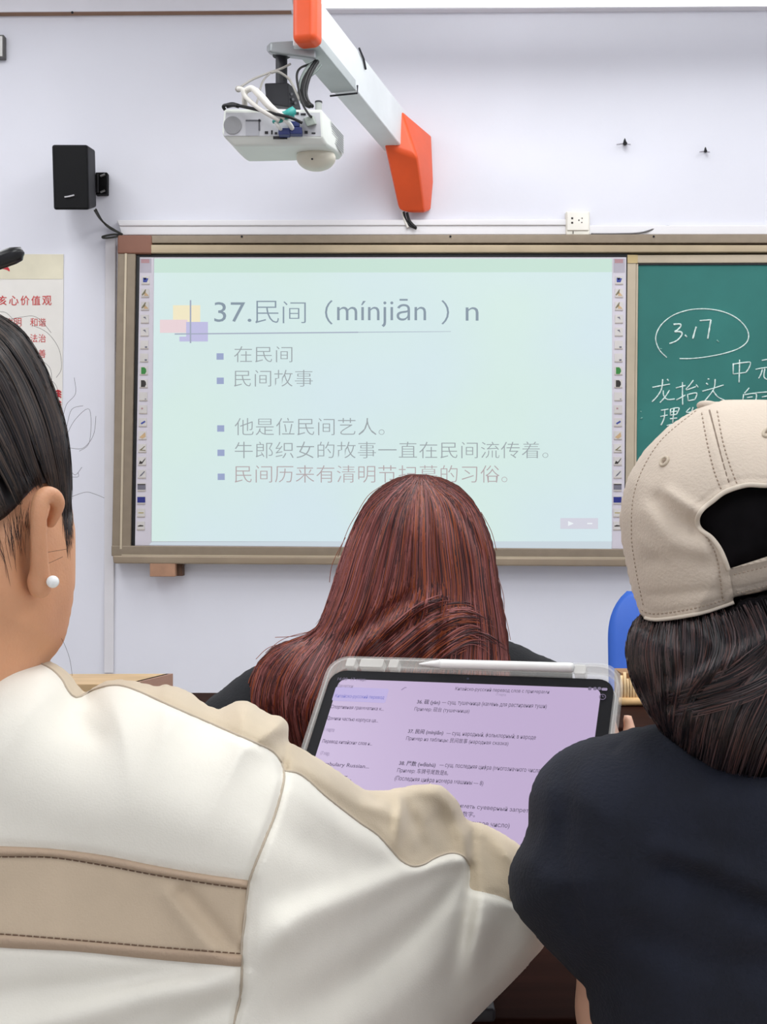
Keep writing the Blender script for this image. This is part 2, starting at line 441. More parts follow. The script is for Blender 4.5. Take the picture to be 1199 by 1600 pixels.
# ------------------------------------------------------------------ the room
wall_m = mat('painted_wall', (224, 224, 232), 0.75, var=0.012, vscale=2.2, bump=0.12, bscale=60)
ceil_m = mat('ceiling_paint', (235, 235, 235), 0.8, var=0.01)
floor_m = mat('floor_tile', (186, 182, 176), 0.4, var=0.06, vscale=5)
def struct(name, c, h, m):
    b = MB(); b.box(c, h); o = b.build(name, m); o['kind'] = 'structure'; return o
struct('wall_front', (0.5, WALL+0.1, 1.65), (3.9, 0.1, 1.65), wall_m)
struct('wall_back', (0.5, -3.1, 1.65), (3.9, 0.1, 1.65), wall_m)
struct('wall_left', (-3.3, 0.65, 1.65), (0.1, 3.75, 1.65), wall_m)
struct('wall_right', (4.3, 0.65, 1.65), (0.1, 3.75, 1.65), wall_m)
struct('floor', (0.5, 0.65, -0.05), (3.7, 3.75, 0.05), floor_m)
struct('ceiling', (0.5, 0.65, 3.35), (3.7, 3.75, 0.05), ceil_m)
# beam along the top of the front wall, its lower edge just inside the picture
b = MB(); b.slab([(-380, -60), (1700, -60), (1700, 7.5), (-380, 21)], WALL-0.035, 0.035)
o = b.build('trim_1', mat('beam_paint', (228, 226, 232), 0.7, var=0.01)); o['kind'] = 'structure'
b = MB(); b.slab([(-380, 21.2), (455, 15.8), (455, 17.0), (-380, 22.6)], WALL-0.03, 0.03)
o = b.build('trim_2', mat('beam_line_brown', (150, 118, 96), 0.8)); o['kind'] = 'structure'  # thin brown line along the beam's lower edge

# ------------------------------------------------------------------ board lamp at the very top
lamp_white = mat('lamp_housing', (225, 224, 230), 0.4)
lamp_glow = mat('lamp_diffuser', (255, 255, 255), 0.4, emit=1.25, ecol=(250, 252, 255))
lp = empty('board_lamp', P(860, -30, 4.0), 'long lit white strip lamp over the board at the very top edge', 'lamp')
b = MB(); b.rect(462, -60, 1560, -22, 3.96, 0.10); b.build('housing', lamp_white, lp, bevel=.006)
b = MB(); b.slab([(470, -24), (1560, -24), (1560, -8), (470, -3)], 3.965, 0.09); b.build('diffuser', lamp_glow, lp, bevel=.01)
b = MB(); b.slab([(455, -58), (471, -58), (471, -4), (455, -4)], 3.955, 0.11); b.build('end_cap', mat('lamp_end', (196, 190, 194), 0.5), lp, bevel=.005)
for x in (640, 1300):
    b = MB(); q = P(x, -58, 4.01); b.tube([q, Vector((q.x, q.y, 3.3))], 0.006); b.build('hanger', mat('dark_steel', (70, 70, 75), 0.4, 0.8), lp)

# ------------------------------------------------------------------ wall box at the left edge
wb = empty('wall_box', P(-14, 72, WALL), 'small pale wall box cut by the left picture edge above the speaker', 'wall box')
b = MB(); b.rect(-42, 54, 6, 90, WALL-0.03, 0.03); b.build('box', mat('box_dark_edge', (96, 94, 92), 0.6), wb, bevel=.003)
b = MB(); b.rect(-40, 56, 3.5, 87.5, WALL-0.034, 0.006); b.build('cover', mat('box_cover', (214, 212, 208), 0.5), wb, bevel=.002)

# ------------------------------------------------------------------ loudspeaker
spk_m = mat('speaker_black', (6, 6, 8), 0.6, spec=.2, bump=.2, bscale=300)
spk_side = mat('speaker_side', (20, 20, 24), 0.55, spec=.25)
sp = empty('loudspeaker', P(118, 277, WALL), 'small black box loudspeaker on a bracket upper left of the board', 'loudspeaker')
b = MB()
b.hexa([P(81, 226, 4.14), P(137, 226, 4.14), P(139.5, 328, 4.14), P(84, 328, 4.14), P(88, 232, 4.29), P(149, 234, 4.29), P(151, 324, 4.29), P(90, 324, 4.29)])
b.build('cabinet', spk_side, sp, bevel=.008)
b = MB(); b.slab([(82.5, 227.5), (136, 227.5), (138, 326.5), (85.3, 326.5)], 4.132, .012); b.build('grille', spk_m, sp, bevel=.005)
b = MB(); tube3([(101, 308, 4.129), (108, 307, 4.129), (116, 305, 4.129)], .0028, b); b.build('badge', mat('badge_silver', (210, 210, 215), .3, .6), sp)
b = MB()
b.slab([(149, 269), (167.5, 269), (167.5, 303), (149, 304)], 4.37, .03)
b.hexa([P(146, 272, 4.28), P(153, 272, 4.28), P(153, 301, 4.28), P(146, 301, 4.28), P(146, 272, 4.39), P(155, 272, 4.39), P(155, 301, 4.39), P(146, 301, 4.39)])
br = b.build('bracket', spk_m, sp, bevel=.003)
for y in (274, 299):
    b = MB(); tube3([(157, y+1.5, 4.366), (164, y-1.5, 4.366)], .004, b); b.build('screw', mat('screw_grey', (150, 150, 150), .4, .6), br)
b = MB(); cm = mat('cable_black', (24, 24, 26), .5)
tube3([(148, 329, 4.24), (155, 340, 4.33), (166, 351, 4.38), (180, 360, 4.385), (191, 366, 4.36)], .004, b)
tube3([(150, 327, 4.25), (160, 345, 4.36), (172, 357, 4.38), (190, 365.5, 4.35)], .0035, b)
tube3([(191, 366.5, 4.36), (176, 366.5, 4.365), (161, 369.5, 4.37), (163, 372, 4.37), (178, 370.5, 4.362), (190, 368, 4.35)], .004, b)
tag(b.build('speaker_cable', mat('cable_greygreen', (52, 52, 46), .5), smooth=True), 'dark loudspeaker cable looping down to the top left board corner', 'cable')

# ------------------------------------------------------------------ poster
po = empty('poster', P(-110, 580, WALL), 'cream wall poster with red lettering behind the woman with the pearl earring', 'poster')
b = MB(); b.slab([(-330, 396), (99.5, 397), (96, 770), (-335, 770)], WALL-.004, .003)
paper = b.build('sheet', mat('poster_paper', (226, 222, 215), .6, var=.03, vscale=5), po)
b = MB(); b.slab([(-329, 396.8), (99, 397.6), (98.4, 436), (-330, 436)], WALL-.0052, .0008); b.build('header_band', mat('poster_band', (221, 214, 190), .6, var=.03, vscale=12), po)
red = mat('poster_red', (196, 62, 62), .6); red2 = mat('poster_red_deep', (190, 40, 50), .6)
for ch, x0, x1 in (('核', -10, 10.5), ('心', 14, 29), ('价', 32, 46), ('值', 49, 63), ('观', 66, 80.5)):
    b = MB(); text_px(b, ch, x0, 462, x1, 477, WALL-.005, thin=.008); b.build('character', red, po)
for ch, x in (('社', -120), ('会', -98), ('主', -76), ('义', -54)):
    b = MB(); text_px(b, ch, x, 462, x+16, 477, WALL-.005); b.build('character', red, po)
rows = [(497, 510, [('富', -104), ('强', -91), ('民', -58), ('主', -45), ('文', 9), ('明', 22), ('和', 47), ('谐', 60)]),
        (522, 535, [('自', -104), ('由', -91), ('平', -58), ('等', -45), ('公', 9), ('正', 22), ('法', 47), ('治', 60)]),
        (546, 559, [('爱', -104), ('国', -91), ('敬', -58), ('业', -45), ('诚', 9), ('信', 22), ('友', 47), ('善', 60)])]
for y0, y1, cs in rows:
    for k in range(0, 8, 2):
        b = MB()
        for ch, x in cs[k:k+2]: text_px(b, ch, x, y0, x+11.5, y1, WALL-.005)
        b.build('lettering', red, po)
for k, y in enumerate((612, 628, 646)):
    b = MB()
    for q in range(3): tube3([(85.5, y+4*q+1, WALL-.005), (91, y+4*q-2, WALL-.005), (95.5, y+4*q+1, WALL-.005)], .0028, b)
    tube3([(90, y-3, WALL-.005), (91.5, y+5, WALL-.005), (88, y+12, WALL-.005)], .0028, b)
    b.build('lettering', red2, po)
b = MB(); q = spline([(-30, 424), (-12, 412), (4, 412), (13, 418), (15, 424), (8, 421), (-4, 421), (-22, 432)], 6, True)
n = len(q); b.add([P(x, y, WALL-.0058) for x, y in q], [tuple(range(n))]); b.build('red_ribbon', red2, po)

# ------------------------------------------------------------------ cable trunking, socket, wall plugs
tr_m = mat('trunking_plastic', (232, 230, 232), .45, var=.01)
tk = empty('cable_trunking', P(540, 355, WALL), 'white plastic cable trunking along the wall above the board', 'trunking')
b = MB(); b.slab([(182, 343.5), (886, 342.5), (886, 352), (186, 353)], WALL-.026, .026); b.build('lid', tr_m, tk, bevel=.004)
b = MB(); b.slab([(186, 353), (1600, 351.5), (1600, 366), (190, 367)], WALL-.02, .02); b.build('base', tr_m, tk, bevel=.003)
tv = MB(); tv.slab([(164, 372), (181, 372), (177, 1052), (162, 1052)], WALL-.014, .014)
tag(tv.build('wall_conduit', mat('conduit_paint', (219, 216, 219), .6, var=.02), bevel=.004), 'painted vertical conduit strip on the wall under the left board corner', 'conduit')
so = empty('power_socket', P(903, 348, WALL), 'cream square power socket on the wall above the screen corner', 'socket')
b = MB(); b.rect(885, 330, 922, 367, WALL-.032, .032); b.build('back_box', mat('socket_cream', (236, 232, 220), .4), so, bevel=.004)
b = MB(); b.rect(886.5, 331, 920.5, 360, WALL-.037, .006); b.build('face_plate', mat('socket_plate', (240, 236, 226), .35), so, bevel=.003)
for x, y, w, h in ((894.5, 341, 1.5, 3), (894.5, 348, 1.5, 3), (905, 344, .9, 2), (910, 341, .9, 1.6), (909.5, 347.5, .9, 1.6), (896, 363, .6, 4)):
    b = MB(); b.rect(x-w/1, y-h/2, x+w/1, y+h/2, WALL-.0378, .002); b.build('pin_hole', mat('hole_dark', (60, 52, 50), .8), so)
b = MB(); tube3([(924, 365.5, WALL-.03), (960, 365.5, WALL-.035), (1000, 364, WALL-.03), (1025, 357, WALL-.015), (1043, 353.5, WALL-.008), (1051, 355.5, WALL-.004)], .0035, b)
tag(b.build('wall_cable', mat('cable_grey', (110, 108, 108), .5), smooth=True), 'thin grey cable lying along the top of the board right of the socket', 'cable')
dk = mat('plug_dark', (22, 22, 26), .5)
for x, y, lab in ((977, 223, 'black wall plug with a spike above the socket, the bigger of two'), (1103, 235, 'smaller black wall plug with a spike on the wall above the chalkboard')):
    s_ = 1 if x < 1000 else .75
    b = MB(); b.tube([P(x, y+1, WALL), P(x, y+1, WALL-.03)], .008*s_, 10)
    b.tube([P(x, y+2, WALL-.02), P(x-.3, y-3, WALL-.024), P(x-.3, y-7*s_, WALL-.026)], [.007*s_, .005*s_, .001], 8)
    tag(b.build('wall_plug', dk), lab, 'wall plug', 'wall plugs')
    b = MB()
    tube3([(x-13*s_, y+2.5, WALL-.001), (x-4, y+1.5, WALL-.001), (x+9*s_, y+2.5, WALL-.001)], [.0015]*13, b)
    o = b.build('wall_scratch', mat('scratch', (176, 172, 182), .8)); o['kind'] = 'structure'
b = MB(); b.tube([P(113, 19.5, WALL-.036), P(113, 19.5, WALL-.045)], .005, 8)
tag(b.build('wall_nail', dk), 'tiny dark nail head under the beam at the top left', 'nail')

# ------------------------------------------------------------------ board: outer frame
fr_d = mat('frame_brown', (140, 126, 108), .42, .25, var=.03, vscale=30)
fr_l = mat('frame_light', (196, 182, 158), .38, .25, var=.02)
fr_s = mat('frame_groove', (84, 68, 52), .7)
fr_red = mat('frame_corner_brown', (136, 92, 74), .5)
bf = empty('sliding_board_track', P(760, 625, WALL), 'brown metal sliding track surround of the screen and chalkboard', 'board surround')
D1 = WALL-.075
b = MB(); b.slab([(236, 367.5), (1600, 365), (1600, 379.5), (236, 380)], D1, .07); b.build('top_rail', fr_d, bf, bevel=.003)
b = MB(); b.slab([(214, 379), (1600, 379), (1600, 383.5), (214, 383)], D1+.02, .05); b.build('track_groove', fr_s, bf)
b = MB(); b.slab([(212, 382), (1600, 383), (1600, 393), (212, 395.5)], D1-.004, .075); b.build('lower_track', mat('track_bronze', (172, 155, 128), .35, .3), bf, bevel=.003)
b = MB(); b.slab([(184, 392), (196, 392), (187.5, 862), (174.5, 862)], D1, .07); ls = b.build('side_rail', fr_d, bf, bevel=.003)
b = MB(); b.slab([(195, 393), (198.5, 393), (190.5, 858), (187, 858)], D1-.003, .07); b.build('rail_edge', fr_l, bf, bevel=.001)
b = MB(); b.slab([(198, 393), (212, 393), (204, 858), (190, 858)], D1, .07); b.build('side_rail', fr_d, bf, bevel=.003)
b = MB(); b.slab([(183.5, 367), (237, 367), (237, 396), (183, 396)], D1-.006, .08); b.build('corner_cap', fr_red, bf, bevel=.006)
b = MB(); b.slab([(174, 852.5), (1600, 862), (1600, 876), (174, 869)], D1-.002, .075); b.build('bottom_rail', fr_d, bf, bevel=.003)
b = MB(); b.slab([(1566, 392), (1600, 392), (1600, 868), (1566, 868)], D1, .07); b.build('side_rail', fr_d, bf, bevel=.003)
b = MB(); b.slab([(190, 866.5), (1600, 874), (1600, 876), (190, 869)], D1-.006, .02); b.build('rail_edge', fr_l, bf)  # paler strip: the highlight along the bottom rail is put into its colour
b = MB(); b.slab([(175.5, 868), (1600, 876), (1600, 889), (177, 880.5)], D1-.012, .087); b.build('chalk_ledge', mat('frame_ledge', (150, 134, 114), .4, .25), bf, bevel=.006, seg=3)
for x in (228, 378, 704, 1022):
    b = MB(); b.tube([P(x, 369.5, D1+.004), P(x, 369.5, D1-.003)], .004, 8); b.build('screw', dk, bf)
b = MB(); b.rect(234, 880, 274, 901, WALL-.085, .08)
kb = b.build('support_block', mat('block_brown', (168, 128, 102), .6, var=.06, vscale=20), None, bevel=.003)
tag(kb, 'small brown wooden block under the lower left board edge', 'block')
b = MB(); b.rect(273.5, 880, 285, 900, WALL-.05, .05); b.build('dark_end', mat('block_dark', (92, 66, 50), .7), kb)

# ------------------------------------------------------------------ interactive whiteboard
iw = empty('interactive_whiteboard', P(595, 628, WALL-.06), 'lit interactive whiteboard showing a Chinese vocabulary slide', 'screen')
D2 = WALL-.062
b = MB(); b.slab([(211, 396), (982, 396), (978, 862), (203.5, 853)], D2, .05); b.build('bezel', mat('bezel_black', (16, 15, 17), .4), iw)
b = MB(); b.slab([(218.5, 402), (979, 402), (975.5, 858.5), (211, 852.5)], D2-.004, .004); b.build('panel', mat('board_panel', (206, 200, 208), .35, var=.015), iw)
# the slide itself: light of the projected picture, slightly uneven in hue
sm = mat('slide_light', (60, 62, 62), .5, emit=.98, ecol=(216, 237, 234))
nt = sm.node_tree; bs = nt.nodes['Principled BSDF']
nz = nt.nodes.new('ShaderNodeTexNoise'); nz.inputs['Scale'].default_value = 1.6; nz.inputs['Detail'].default_value = 1
tc = nt.nodes.new('ShaderNodeTexCoord'); nt.links.new(tc.outputs['Object'], nz.inputs['Vector'])
cr = nt.nodes.new('ShaderNodeValToRGB'); cr.color_ramp.elements[0].position = .35; cr.color_ramp.elements[1].position = .65
cr.color_ramp.elements[0].color = lin((206, 228, 222)); cr.color_ramp.elements[1].color = lin((205, 224, 230))
nt.links.new(nz.outputs['Fac'], cr.inputs['Fac']); nt.links.new(cr.outputs['Color'], bs.inputs['Emission Color'])
b = MB(); b.slab([(241, 404), (957, 404), (956.5, 846), (237, 846)], D2-.0055, .0015); slide = b.build('slide', sm, iw)
D3 = D2-.0065
def glow(name, c, e=1.0): return mat(name, (40, 40, 40), .6, emit=e, ecol=c)
b = MB(); b.slab([(241, 404), (957, 404), (957, 425), (241, 426)], D3, .0008); b.build('slide_header', glow('slide_green', (194, 221, 208)), iw)
b = MB(); b.slab([(237, 847), (956.5, 845), (956, 857.5), (233, 851.5)], D2-.0055, .0015); b.build('task_bar', glow('slide_bar', (196, 208, 216)), iw)
ink = glow('slide_ink', (128, 144, 158)); ink2 = glow('slide_ink_soft', (148, 156, 160)); ink3 = glow('slide_ink_rose', (172, 158, 160))
b = MB()
for t, x0, y0, x1, y1 in (('37.', 335, 472, 393, 503), ('民', 399, 470, 436, 505), ('间', 442, 471, 478, 505), ('（', 508, 469, 520, 507), ('mínjiān', 527, 467, 666, 511), ('）', 690, 469, 702, 507), ('n', 728, 480, 748, 501)):
    b = MB(); text_px(b, t, x0, y0, x1, y1, D3, thin=-.012 if t in ('民', '间') else -.004); b.build('slide_title', ink, iw)
for t, x0, y0, x1, y1, m in (('在民间', 366, 541, 457, 566, ink2), ('民间故事', 366, 578, 489, 604, ink2), ('他是位民间艺人。', 367, 653, 601, 680, ink2),
        ('牛郎织女的故事一直在民间流传着。', 367, 690, 857, 716, ink2), ('民间历来有清明节扫墓的习俗。', 367, 727, 793, 754, ink3)):
    b = MB(); text_px(b, t, x0, y0, x1, y1, D3, thin=-.012); b.build('slide_line', m, iw)
bul = glow('slide_bullet', (148, 160, 196))
for x, y in ((344, 557), (344.3, 595), (345, 669.5), (345.4, 707.5), (345.8, 745)):
    b = MB(); b.rect(x-5.5, y-5, x+5.5, y+5, D3, .0008); b.build('slide_bullet', bul, iw)
b = MB(); b.rect(270.5, 477, 313, 507, D3, .0006, 0); b.rect(250, 499.5, 293, 520, D3-.0003, .0006, 1); b.rect(291, 503, 325, 531, D3-.0006, .0006, 2); b.rect(280.5, 526, 325, 533.5, D3-.0008, .0006, 2)
b.build('slide_emblem', [glow('emblem_yellow', (236, 226, 192)), glow('emblem_pink', (228, 206, 210)), glow('emblem_violet', (186, 184, 220))], iw)
b = MB(); b.rect(296.6, 469, 299, 536, D3-.0012, .0006); b.slab([(273, 521), (560, 518.3), (560, 520), (273, 522.8)], D3-.0012, .0006); b.slab([(560, 518.6), (705, 517.6), (705, 518.2), (560, 519.6)], D3-.0012, .0006)
b.build('slide_rule', glow('rule_grey', (156, 164, 184)), iw)
b = MB(); b.rect(876, 809.5, 935, 826.5, D3, .0006); b.add([P(888, 814, D3-.0003), P(897, 818, D3-.0003), P(888, 822, D3-.0003)], [(0, 1, 2)], 1); b.rect(918, 817, 926, 819, D3-.0003, .0002, 1)
b.build('slide_control', [glow('control_lilac', (206, 206, 218)), glow('control_white', (232, 238, 242))], iw)
# tool strips at both sides with their printed buttons
key_m = mat('key_face', (205, 200, 196), .5); key_s = mat('key_shade', (176, 166, 158), .5)
icn = dict(blue=mat('icon_blue', (58, 72, 150), .5), tan=mat('icon_tan', (196, 164, 124), .5), olive=mat('icon_olive', (120, 112, 84), .5), green=mat('icon_green', (52, 128, 58), .5),
           black=mat('icon_black', (46, 40, 36), .5), navy=mat('icon_navy', (34, 42, 122), .5), grey=mat('icon_grey', (110, 108, 120), .5), gold=mat('icon_gold', (170, 156, 90), .5), pink=mat('icon_pink', (176, 136, 140), .5))
kinds = ['arrow', 'peak', 'peak', 'dot', 'dot', 'cornerdot', 'cornerdot', 'green', 'black', 'blank', 'reddot', 'pen', 'sheet', 'wedge', 'brush', 'marker', 'greybox', 'navybox', 'lineg', 'linek']
for side, c0, c1 in (('l', (227.5, 0), (220, 0)), ('r', (968, 0), (965, 0))):
    b = MB()
    if side == 'l': b.slab([(219, 402.5), (240.5, 402.5), (236, 852), (211.5, 851.5)], D2-.0052, .001)
    else: b.slab([(957.5, 402.5), (977.5, 402.5), (974.5, 857.5), (957, 857)], D2-.0052, .001)
    strip = b.build('tool_strip', mat('strip_lilac', (208, 202, 210), .4, var=.01), iw)
    b = MB(); x = c0[0]; b.rect(x-9, 404, x+9, 426, D2-.0058, .0006, 0); b.rect(x-7, 405, x+6, 411, D2-.0062, .0006, 1)
    b.build('strip_logo', [mat('strip_grey', (178, 172, 182), .5), icn['pink']], strip)
    for k, kd in enumerate(kinds):
        y = 438+k*20.2; x = c0[0]+(c1[0]-c0[0])*k/19; w, h = 6.2, 6.8; d = D2-.0075
        b = MB(); ms = [key_m, key_s]
        def add_m(n):
            if icn[n] not in ms: ms.append(icn[n])
            return ms.index(icn[n])
        b.rect(x-w, y-h, x+w, y+h, D2-.007, .002, 0); b.rect(x-w, y+h-1.6, x+w, y+h, D2-.0072, .0015, 1)
        R = lambda a, e, c, g, n: b.rect(x+a, y+e, x+c, y+g, d, .0006, add_m(n))
        T = lambda p, n: b.add([P(x+u, y+v, d) for u, v in p], [tuple(range(len(p)))], add_m(n))
        if kd == 'arrow': T([(-4, -4), (4.5, -3), (2, 3), (-4, 3)], 'blue'); T([(-3, -4), (2, -4), (-1, 0)], 'grey')
        elif kd == 'peak': T([(0, -6), (1.2, -6), (-.2, 0), (-5, 4), (-5.5, 2)], 'olive'); T([(0, -2), (5.5, 4), (-2, 4)], 'tan')
        elif kd == 'dot': T([(-3, -3), (1, -4), (2.5, 1), (.5, -1)], 'grey')
        elif kd == 'cornerdot': R(1, 2, 4.5, 4.6, 'grey')
        elif kd in ('green', 'black'): T([(-4, -5.5), (1, -5.5), (3.5, -3), (4, 1), (2, 5), (-4, 5)], kd); 
        elif kd == 'blank': R(2.5, 3, 4.5, 4.5, 'grey')
        elif kd == 'reddot': R(-3, -3, 0, -.5, 'pink')
        elif kd == 'pen': T([(-3.5, 1), (3, -3), (4.5, -1), (0, 2), (-2, 3)], 'blue')
        elif kd == 'sheet': T([(-5, 3), (4, -5), (5, 2), (0, 5)], 'tan')
        elif kd == 'wedge': T([(-5, 3), (4, -4), (4.4, -3), (-1, 2.2), (5, 2.4), (5, 4)], 'olive')
        elif kd == 'brush': T([(-5, 4), (-3, -1), (0, 1), (5, -5), (5.5, -4), (0, 4)], 'black')
        elif kd == 'marker': T([(-4, 4), (-2, 1), (4, -5), (5, -4), (0, 2)], 'grey')
        elif kd == 'greybox': R(-w, -5, w, 4, 'grey'); b.rect(x-w, y-5, x+w, y-3.4, d-.0002, .0004, add_m('black'))
        elif kd == 'navybox': R(-w, -5, w, 4, 'navy')
        elif kd == 'lineg': R(-4, -1, 4, .4, 'gold')
        else: T([(-5, 0), (-1, -1.6), (4, -1), (4, .6), (-4, 1)], 'black')
        b.build('button', ms, strip)

# ------------------------------------------------------------------ chalkboard
cb = empty('chalkboard', P(1170, 630, WALL-.05), 'green chalkboard with white handwriting right of the screen', 'chalkboard')
D4 = WALL-.058
b = MB(); b.slab([(998, 412), (1560, 409), (1560, 862), (994, 862)], D4+.004, .03); b.build('writing_surface', mat('board_green', (46, 114, 107), .75, var=.07, vscale=3.5), cb)
fr_c = mat('chalk_frame', (186, 172, 150), .38, .2, var=.03, vscale=14)
b = MB(); b.slab([(981, 398), (1560, 396), (1560, 409.5), (998, 411)], D4-.006, .04); b.build('top_frame', fr_c, cb, bevel=.003)
b = MB(); b.slab([(981, 399), (994.5, 411), (990, 862), (977, 862)], D4-.006, .04); b.slab([(994.5, 411), (998, 412), (994, 862), (990, 862)], D4-.004, .03); b.build('side_frame', fr_c, cb, bevel=.002)
b = MB(); b.slab([(981, 398), (997, 398), (997, 411), (981, 411)], D4-.009, .03); b.build('corner_tape', mat('tape_yellow', (190, 168, 120), .5), cb)
b = MB(); b.slab([(997, 411.5), (1560, 409), (1560, 413), (997, 414)], D4-.001, .004); b.slab([(1556, 412), (1560, 412), (1560, 862), (1556, 862)], D4-.006, .04); b.build('gasket', dk, cb)
chalk = mat('chalk_white', (212, 228, 222), .9, var=.12, vscale=120); chalk2 = mat('chalk_faint', (120, 168, 158), .9)
S6 = 6.025
def cw(strs, r, m, name):
    b = MB()
    for s_ in strs:
        q = [(1000+x/S6, 460+y/S6, D4+.0035) for x, y in s_]
        q = spline(q, 5) if len(q) > 2 else np.array(q)
        pts = [P(*a) for a in q]; N = len(pts)
        w = [r*(.75+.35*random.random()) for _ in pts]
        b.tube(pts, w, 6)
    return b.build(name, m, cb, smooth=True)
cw([[(255, 595), (190, 530), (155, 450), (155, 380), (200, 290), (300, 205), (430, 155), (560, 137), (700, 145), (830, 180), (940, 245), (1010, 330), (1025, 400), (1000, 460), (920, 515), (780, 560), (620, 590), (480, 605), (375, 605)]], .0026, chalk, 'chalk_ring')
L = lambda *p: list(p)
cw([[(318, 284), (375, 280), (386, 300), (355, 335), (328, 352)], [(328, 352), (385, 354), (396, 382), (350, 435), (280, 464)], [(425, 382), (445, 402)], [(532, 305), (515, 360), (500, 418)], [(565, 248), (670, 240)], [(670, 240), (655, 330), (640, 420)]], .0036, chalk, 'chalk_date')
for q_ in ([(725, 430), (745, 450)], [(190, 510), (210, 515)], [(5, 1100), (18, 1105)], [(8, 1170), (25, 1160)]): cw([q_], .0026, chalk2, 'chalk_smudge')
cw([[(880, 650), (880, 752)], [(885, 656), (1000, 640), (1042, 642), (1030, 690), (1000, 735)], [(885, 750), (1000, 735)], [(940, 615), (938, 720), (935, 830)],
    [(1150, 622), (1215, 610)], [(1090, 706), (1150, 695), (1240, 682)], [(1155, 705), (1142, 750), (1120, 792)], [(1178, 700), (1170, 775), (1200, 800), (1240, 785)],
    [(1260, 640), (1275, 830)], [(1290, 660), (1600, 645), (1330, 800)],
    [(1030, 880), (1010, 905), (985, 932)], [(978, 940), (970, 1002)], [(985, 946), (1092, 934), (1092, 1002)], [(1010, 972), (1062, 965)], [(1085, 928), (1210, 918)], [(1150, 967), (1210, 955)]], .0026, chalk, 'chalk_word')
cw([[(120, 876), (200, 860), (285, 845)], [(216, 800), (205, 890), (165, 960), (115, 1012)], [(258, 798), (272, 815)], [(222, 905), (226, 955), (262, 990), (330, 985)], [(280, 903), (240, 965), (190, 1020)],
    [(340, 882), (430, 858)], [(402, 826), (402, 930), (404, 1042)], [(345, 995), (430, 948)], [(505, 808), (470, 855), (435, 900), (530, 868)], [(530, 850), (552, 876)], [(450, 938), (456, 1004)], [(456, 942), (536, 930), (520, 990)], [(458, 1002), (520, 990)],
    [(640, 795), (655, 800)], [(625, 835), (642, 851)], [(590, 912), (690, 885), (790, 853)], [(710, 798), (695, 895), (610, 1006)], [(690, 908), (735, 965), (800, 998)],
    [(200, 1092), (270, 1080)], [(195, 1150), (262, 1136)], [(236, 1085), (230, 1165), (200, 1232)], [(290, 1080), (288, 1140)], [(290, 1080), (368, 1070), (345, 1132)], [(290, 1108), (350, 1100)], [(290, 1137), (345, 1130)], [(322, 1076), (310, 1212)], [(285, 1172), (352, 1164)], [(255, 1236), (335, 1214)],
    [(475, 1068), (440, 1112), (525, 1100)], [(503, 1062), (485, 1110), (450, 1152)], [(545, 1034), (566, 1046)], [(470, 1150), (540, 1220)]], .0028, chalk, 'chalk_word')

# ------------------------------------------------------------------ projector arm
or_m = mat('arm_orange', (232, 88, 40), .4, var=.03); gr_m = mat('arm_grey', (226, 230, 231), .4, var=.02); dg_m = mat('arm_dark', (40, 40, 46), .5)
pa = empty('projector_wall_mount', P(640, 280, WALL), 'white projector wall arm with orange end cap and orange wall cover', 'projector arm')
def hull(pts, name, m, parent, bevel=.01, seg=3):
    bm = bmesh.new()
    for p in pts: bm.verts.new(P(*p) if len(p) == 3 and not isinstance(p, Vector) else p)
    r = bmesh.ops.convex_hull(bm, input=bm.verts)
    for v in [v for v in bm.verts if not v.link_faces]: bm.verts.remove(v)
    bmesh.ops.dissolve_limit(bm, angle_limit=math.radians(3), verts=bm.verts, edges=bm.edges)
    bmesh.ops.recalc_face_normals(bm, faces=bm.faces)
    me = bpy.data.meshes.new(name); bm.to_mesh(me); bm.free(); me.materials.append(m)
    o = bpy.data.objects.new(name, me); COL.objects.link(o)
    if parent is not None: attach(o, parent)
    if bevel:
        q = o.modifiers.new('bevel', 'BEVEL'); q.width = bevel; q.segments = seg; q.limit_method = 'ANGLE'
        me.polygons.foreach_set('use_smooth', np.ones(len(me.polygons), bool)); o.modifiers.new('wn', 'WEIGHTED_NORMAL')
    return o
hull([(627, 171, 4.22), (606, 183, 4.22), (675, 212, 4.395), (600, 212, 4.395), (601.5, 227, 4.2), (652, 244, 4.2), (678, 285, 4.395), (674, 330, 4.395), (664, 333, 4.35), (625, 333, 4.35)], 'wall_cover', or_m, pa, .012, 4)
xb, xt, zb, zt = (.004, .083), (-.262, -.181), 2.508, 2.645
b = MB(); b.hexa([Vector((xt[0], 3.31, zt-.006)), Vector((xt[1], 3.31, zt-.006)), Vector((xt[1], 3.31, zb)), Vector((xt[0], 3.31, zb)),
                  Vector((xb[0], 4.28, zt+.012)), Vector((xb[1], 4.28, zt+.012)), Vector((xb[1], 4.28, zb)), Vector((xb[0], 4.28, zb))])
b.build('beam', gr_m, pa, bevel=.006)
a_, c_ = Vector((-.222, 3.31, 0)), Vector((.0435, 4.28, 0)); dr = (c_-a_).normalized(); sd_ = Vector((dr.y, -dr.x, 0))
b = MB()   # inner telescope sleeve seen under the beam
p0, p1 = a_+dr*.10, a_+dr*.36
for q0, q1, hw, lo in ((a_, p1, .041, .005),):
    f4 = [q0-sd_*hw+Vector((0, 0, zb+.03)), q0+sd_*hw+Vector((0, 0, zb+.03)), q0+sd_*hw+Vector((0, 0, zb-lo)), q0-sd_*hw+Vector((0, 0, zb-lo))]
    b.hexa(f4+[v+(q1-q0) for v in f4])
b.build('sleeve', mat('arm_grey_dark', (180, 186, 186), .45), pa, bevel=.003)
b = MB(); r0 = a_+dr*.39+sd_*.043
b.tube([r0+Vector((0, 0, zt+.004)), r0+dr*.05+Vector((0, 0, zt-.01)), r0+dr*.075+Vector((0, 0, zt-.035))], .0035, 6)
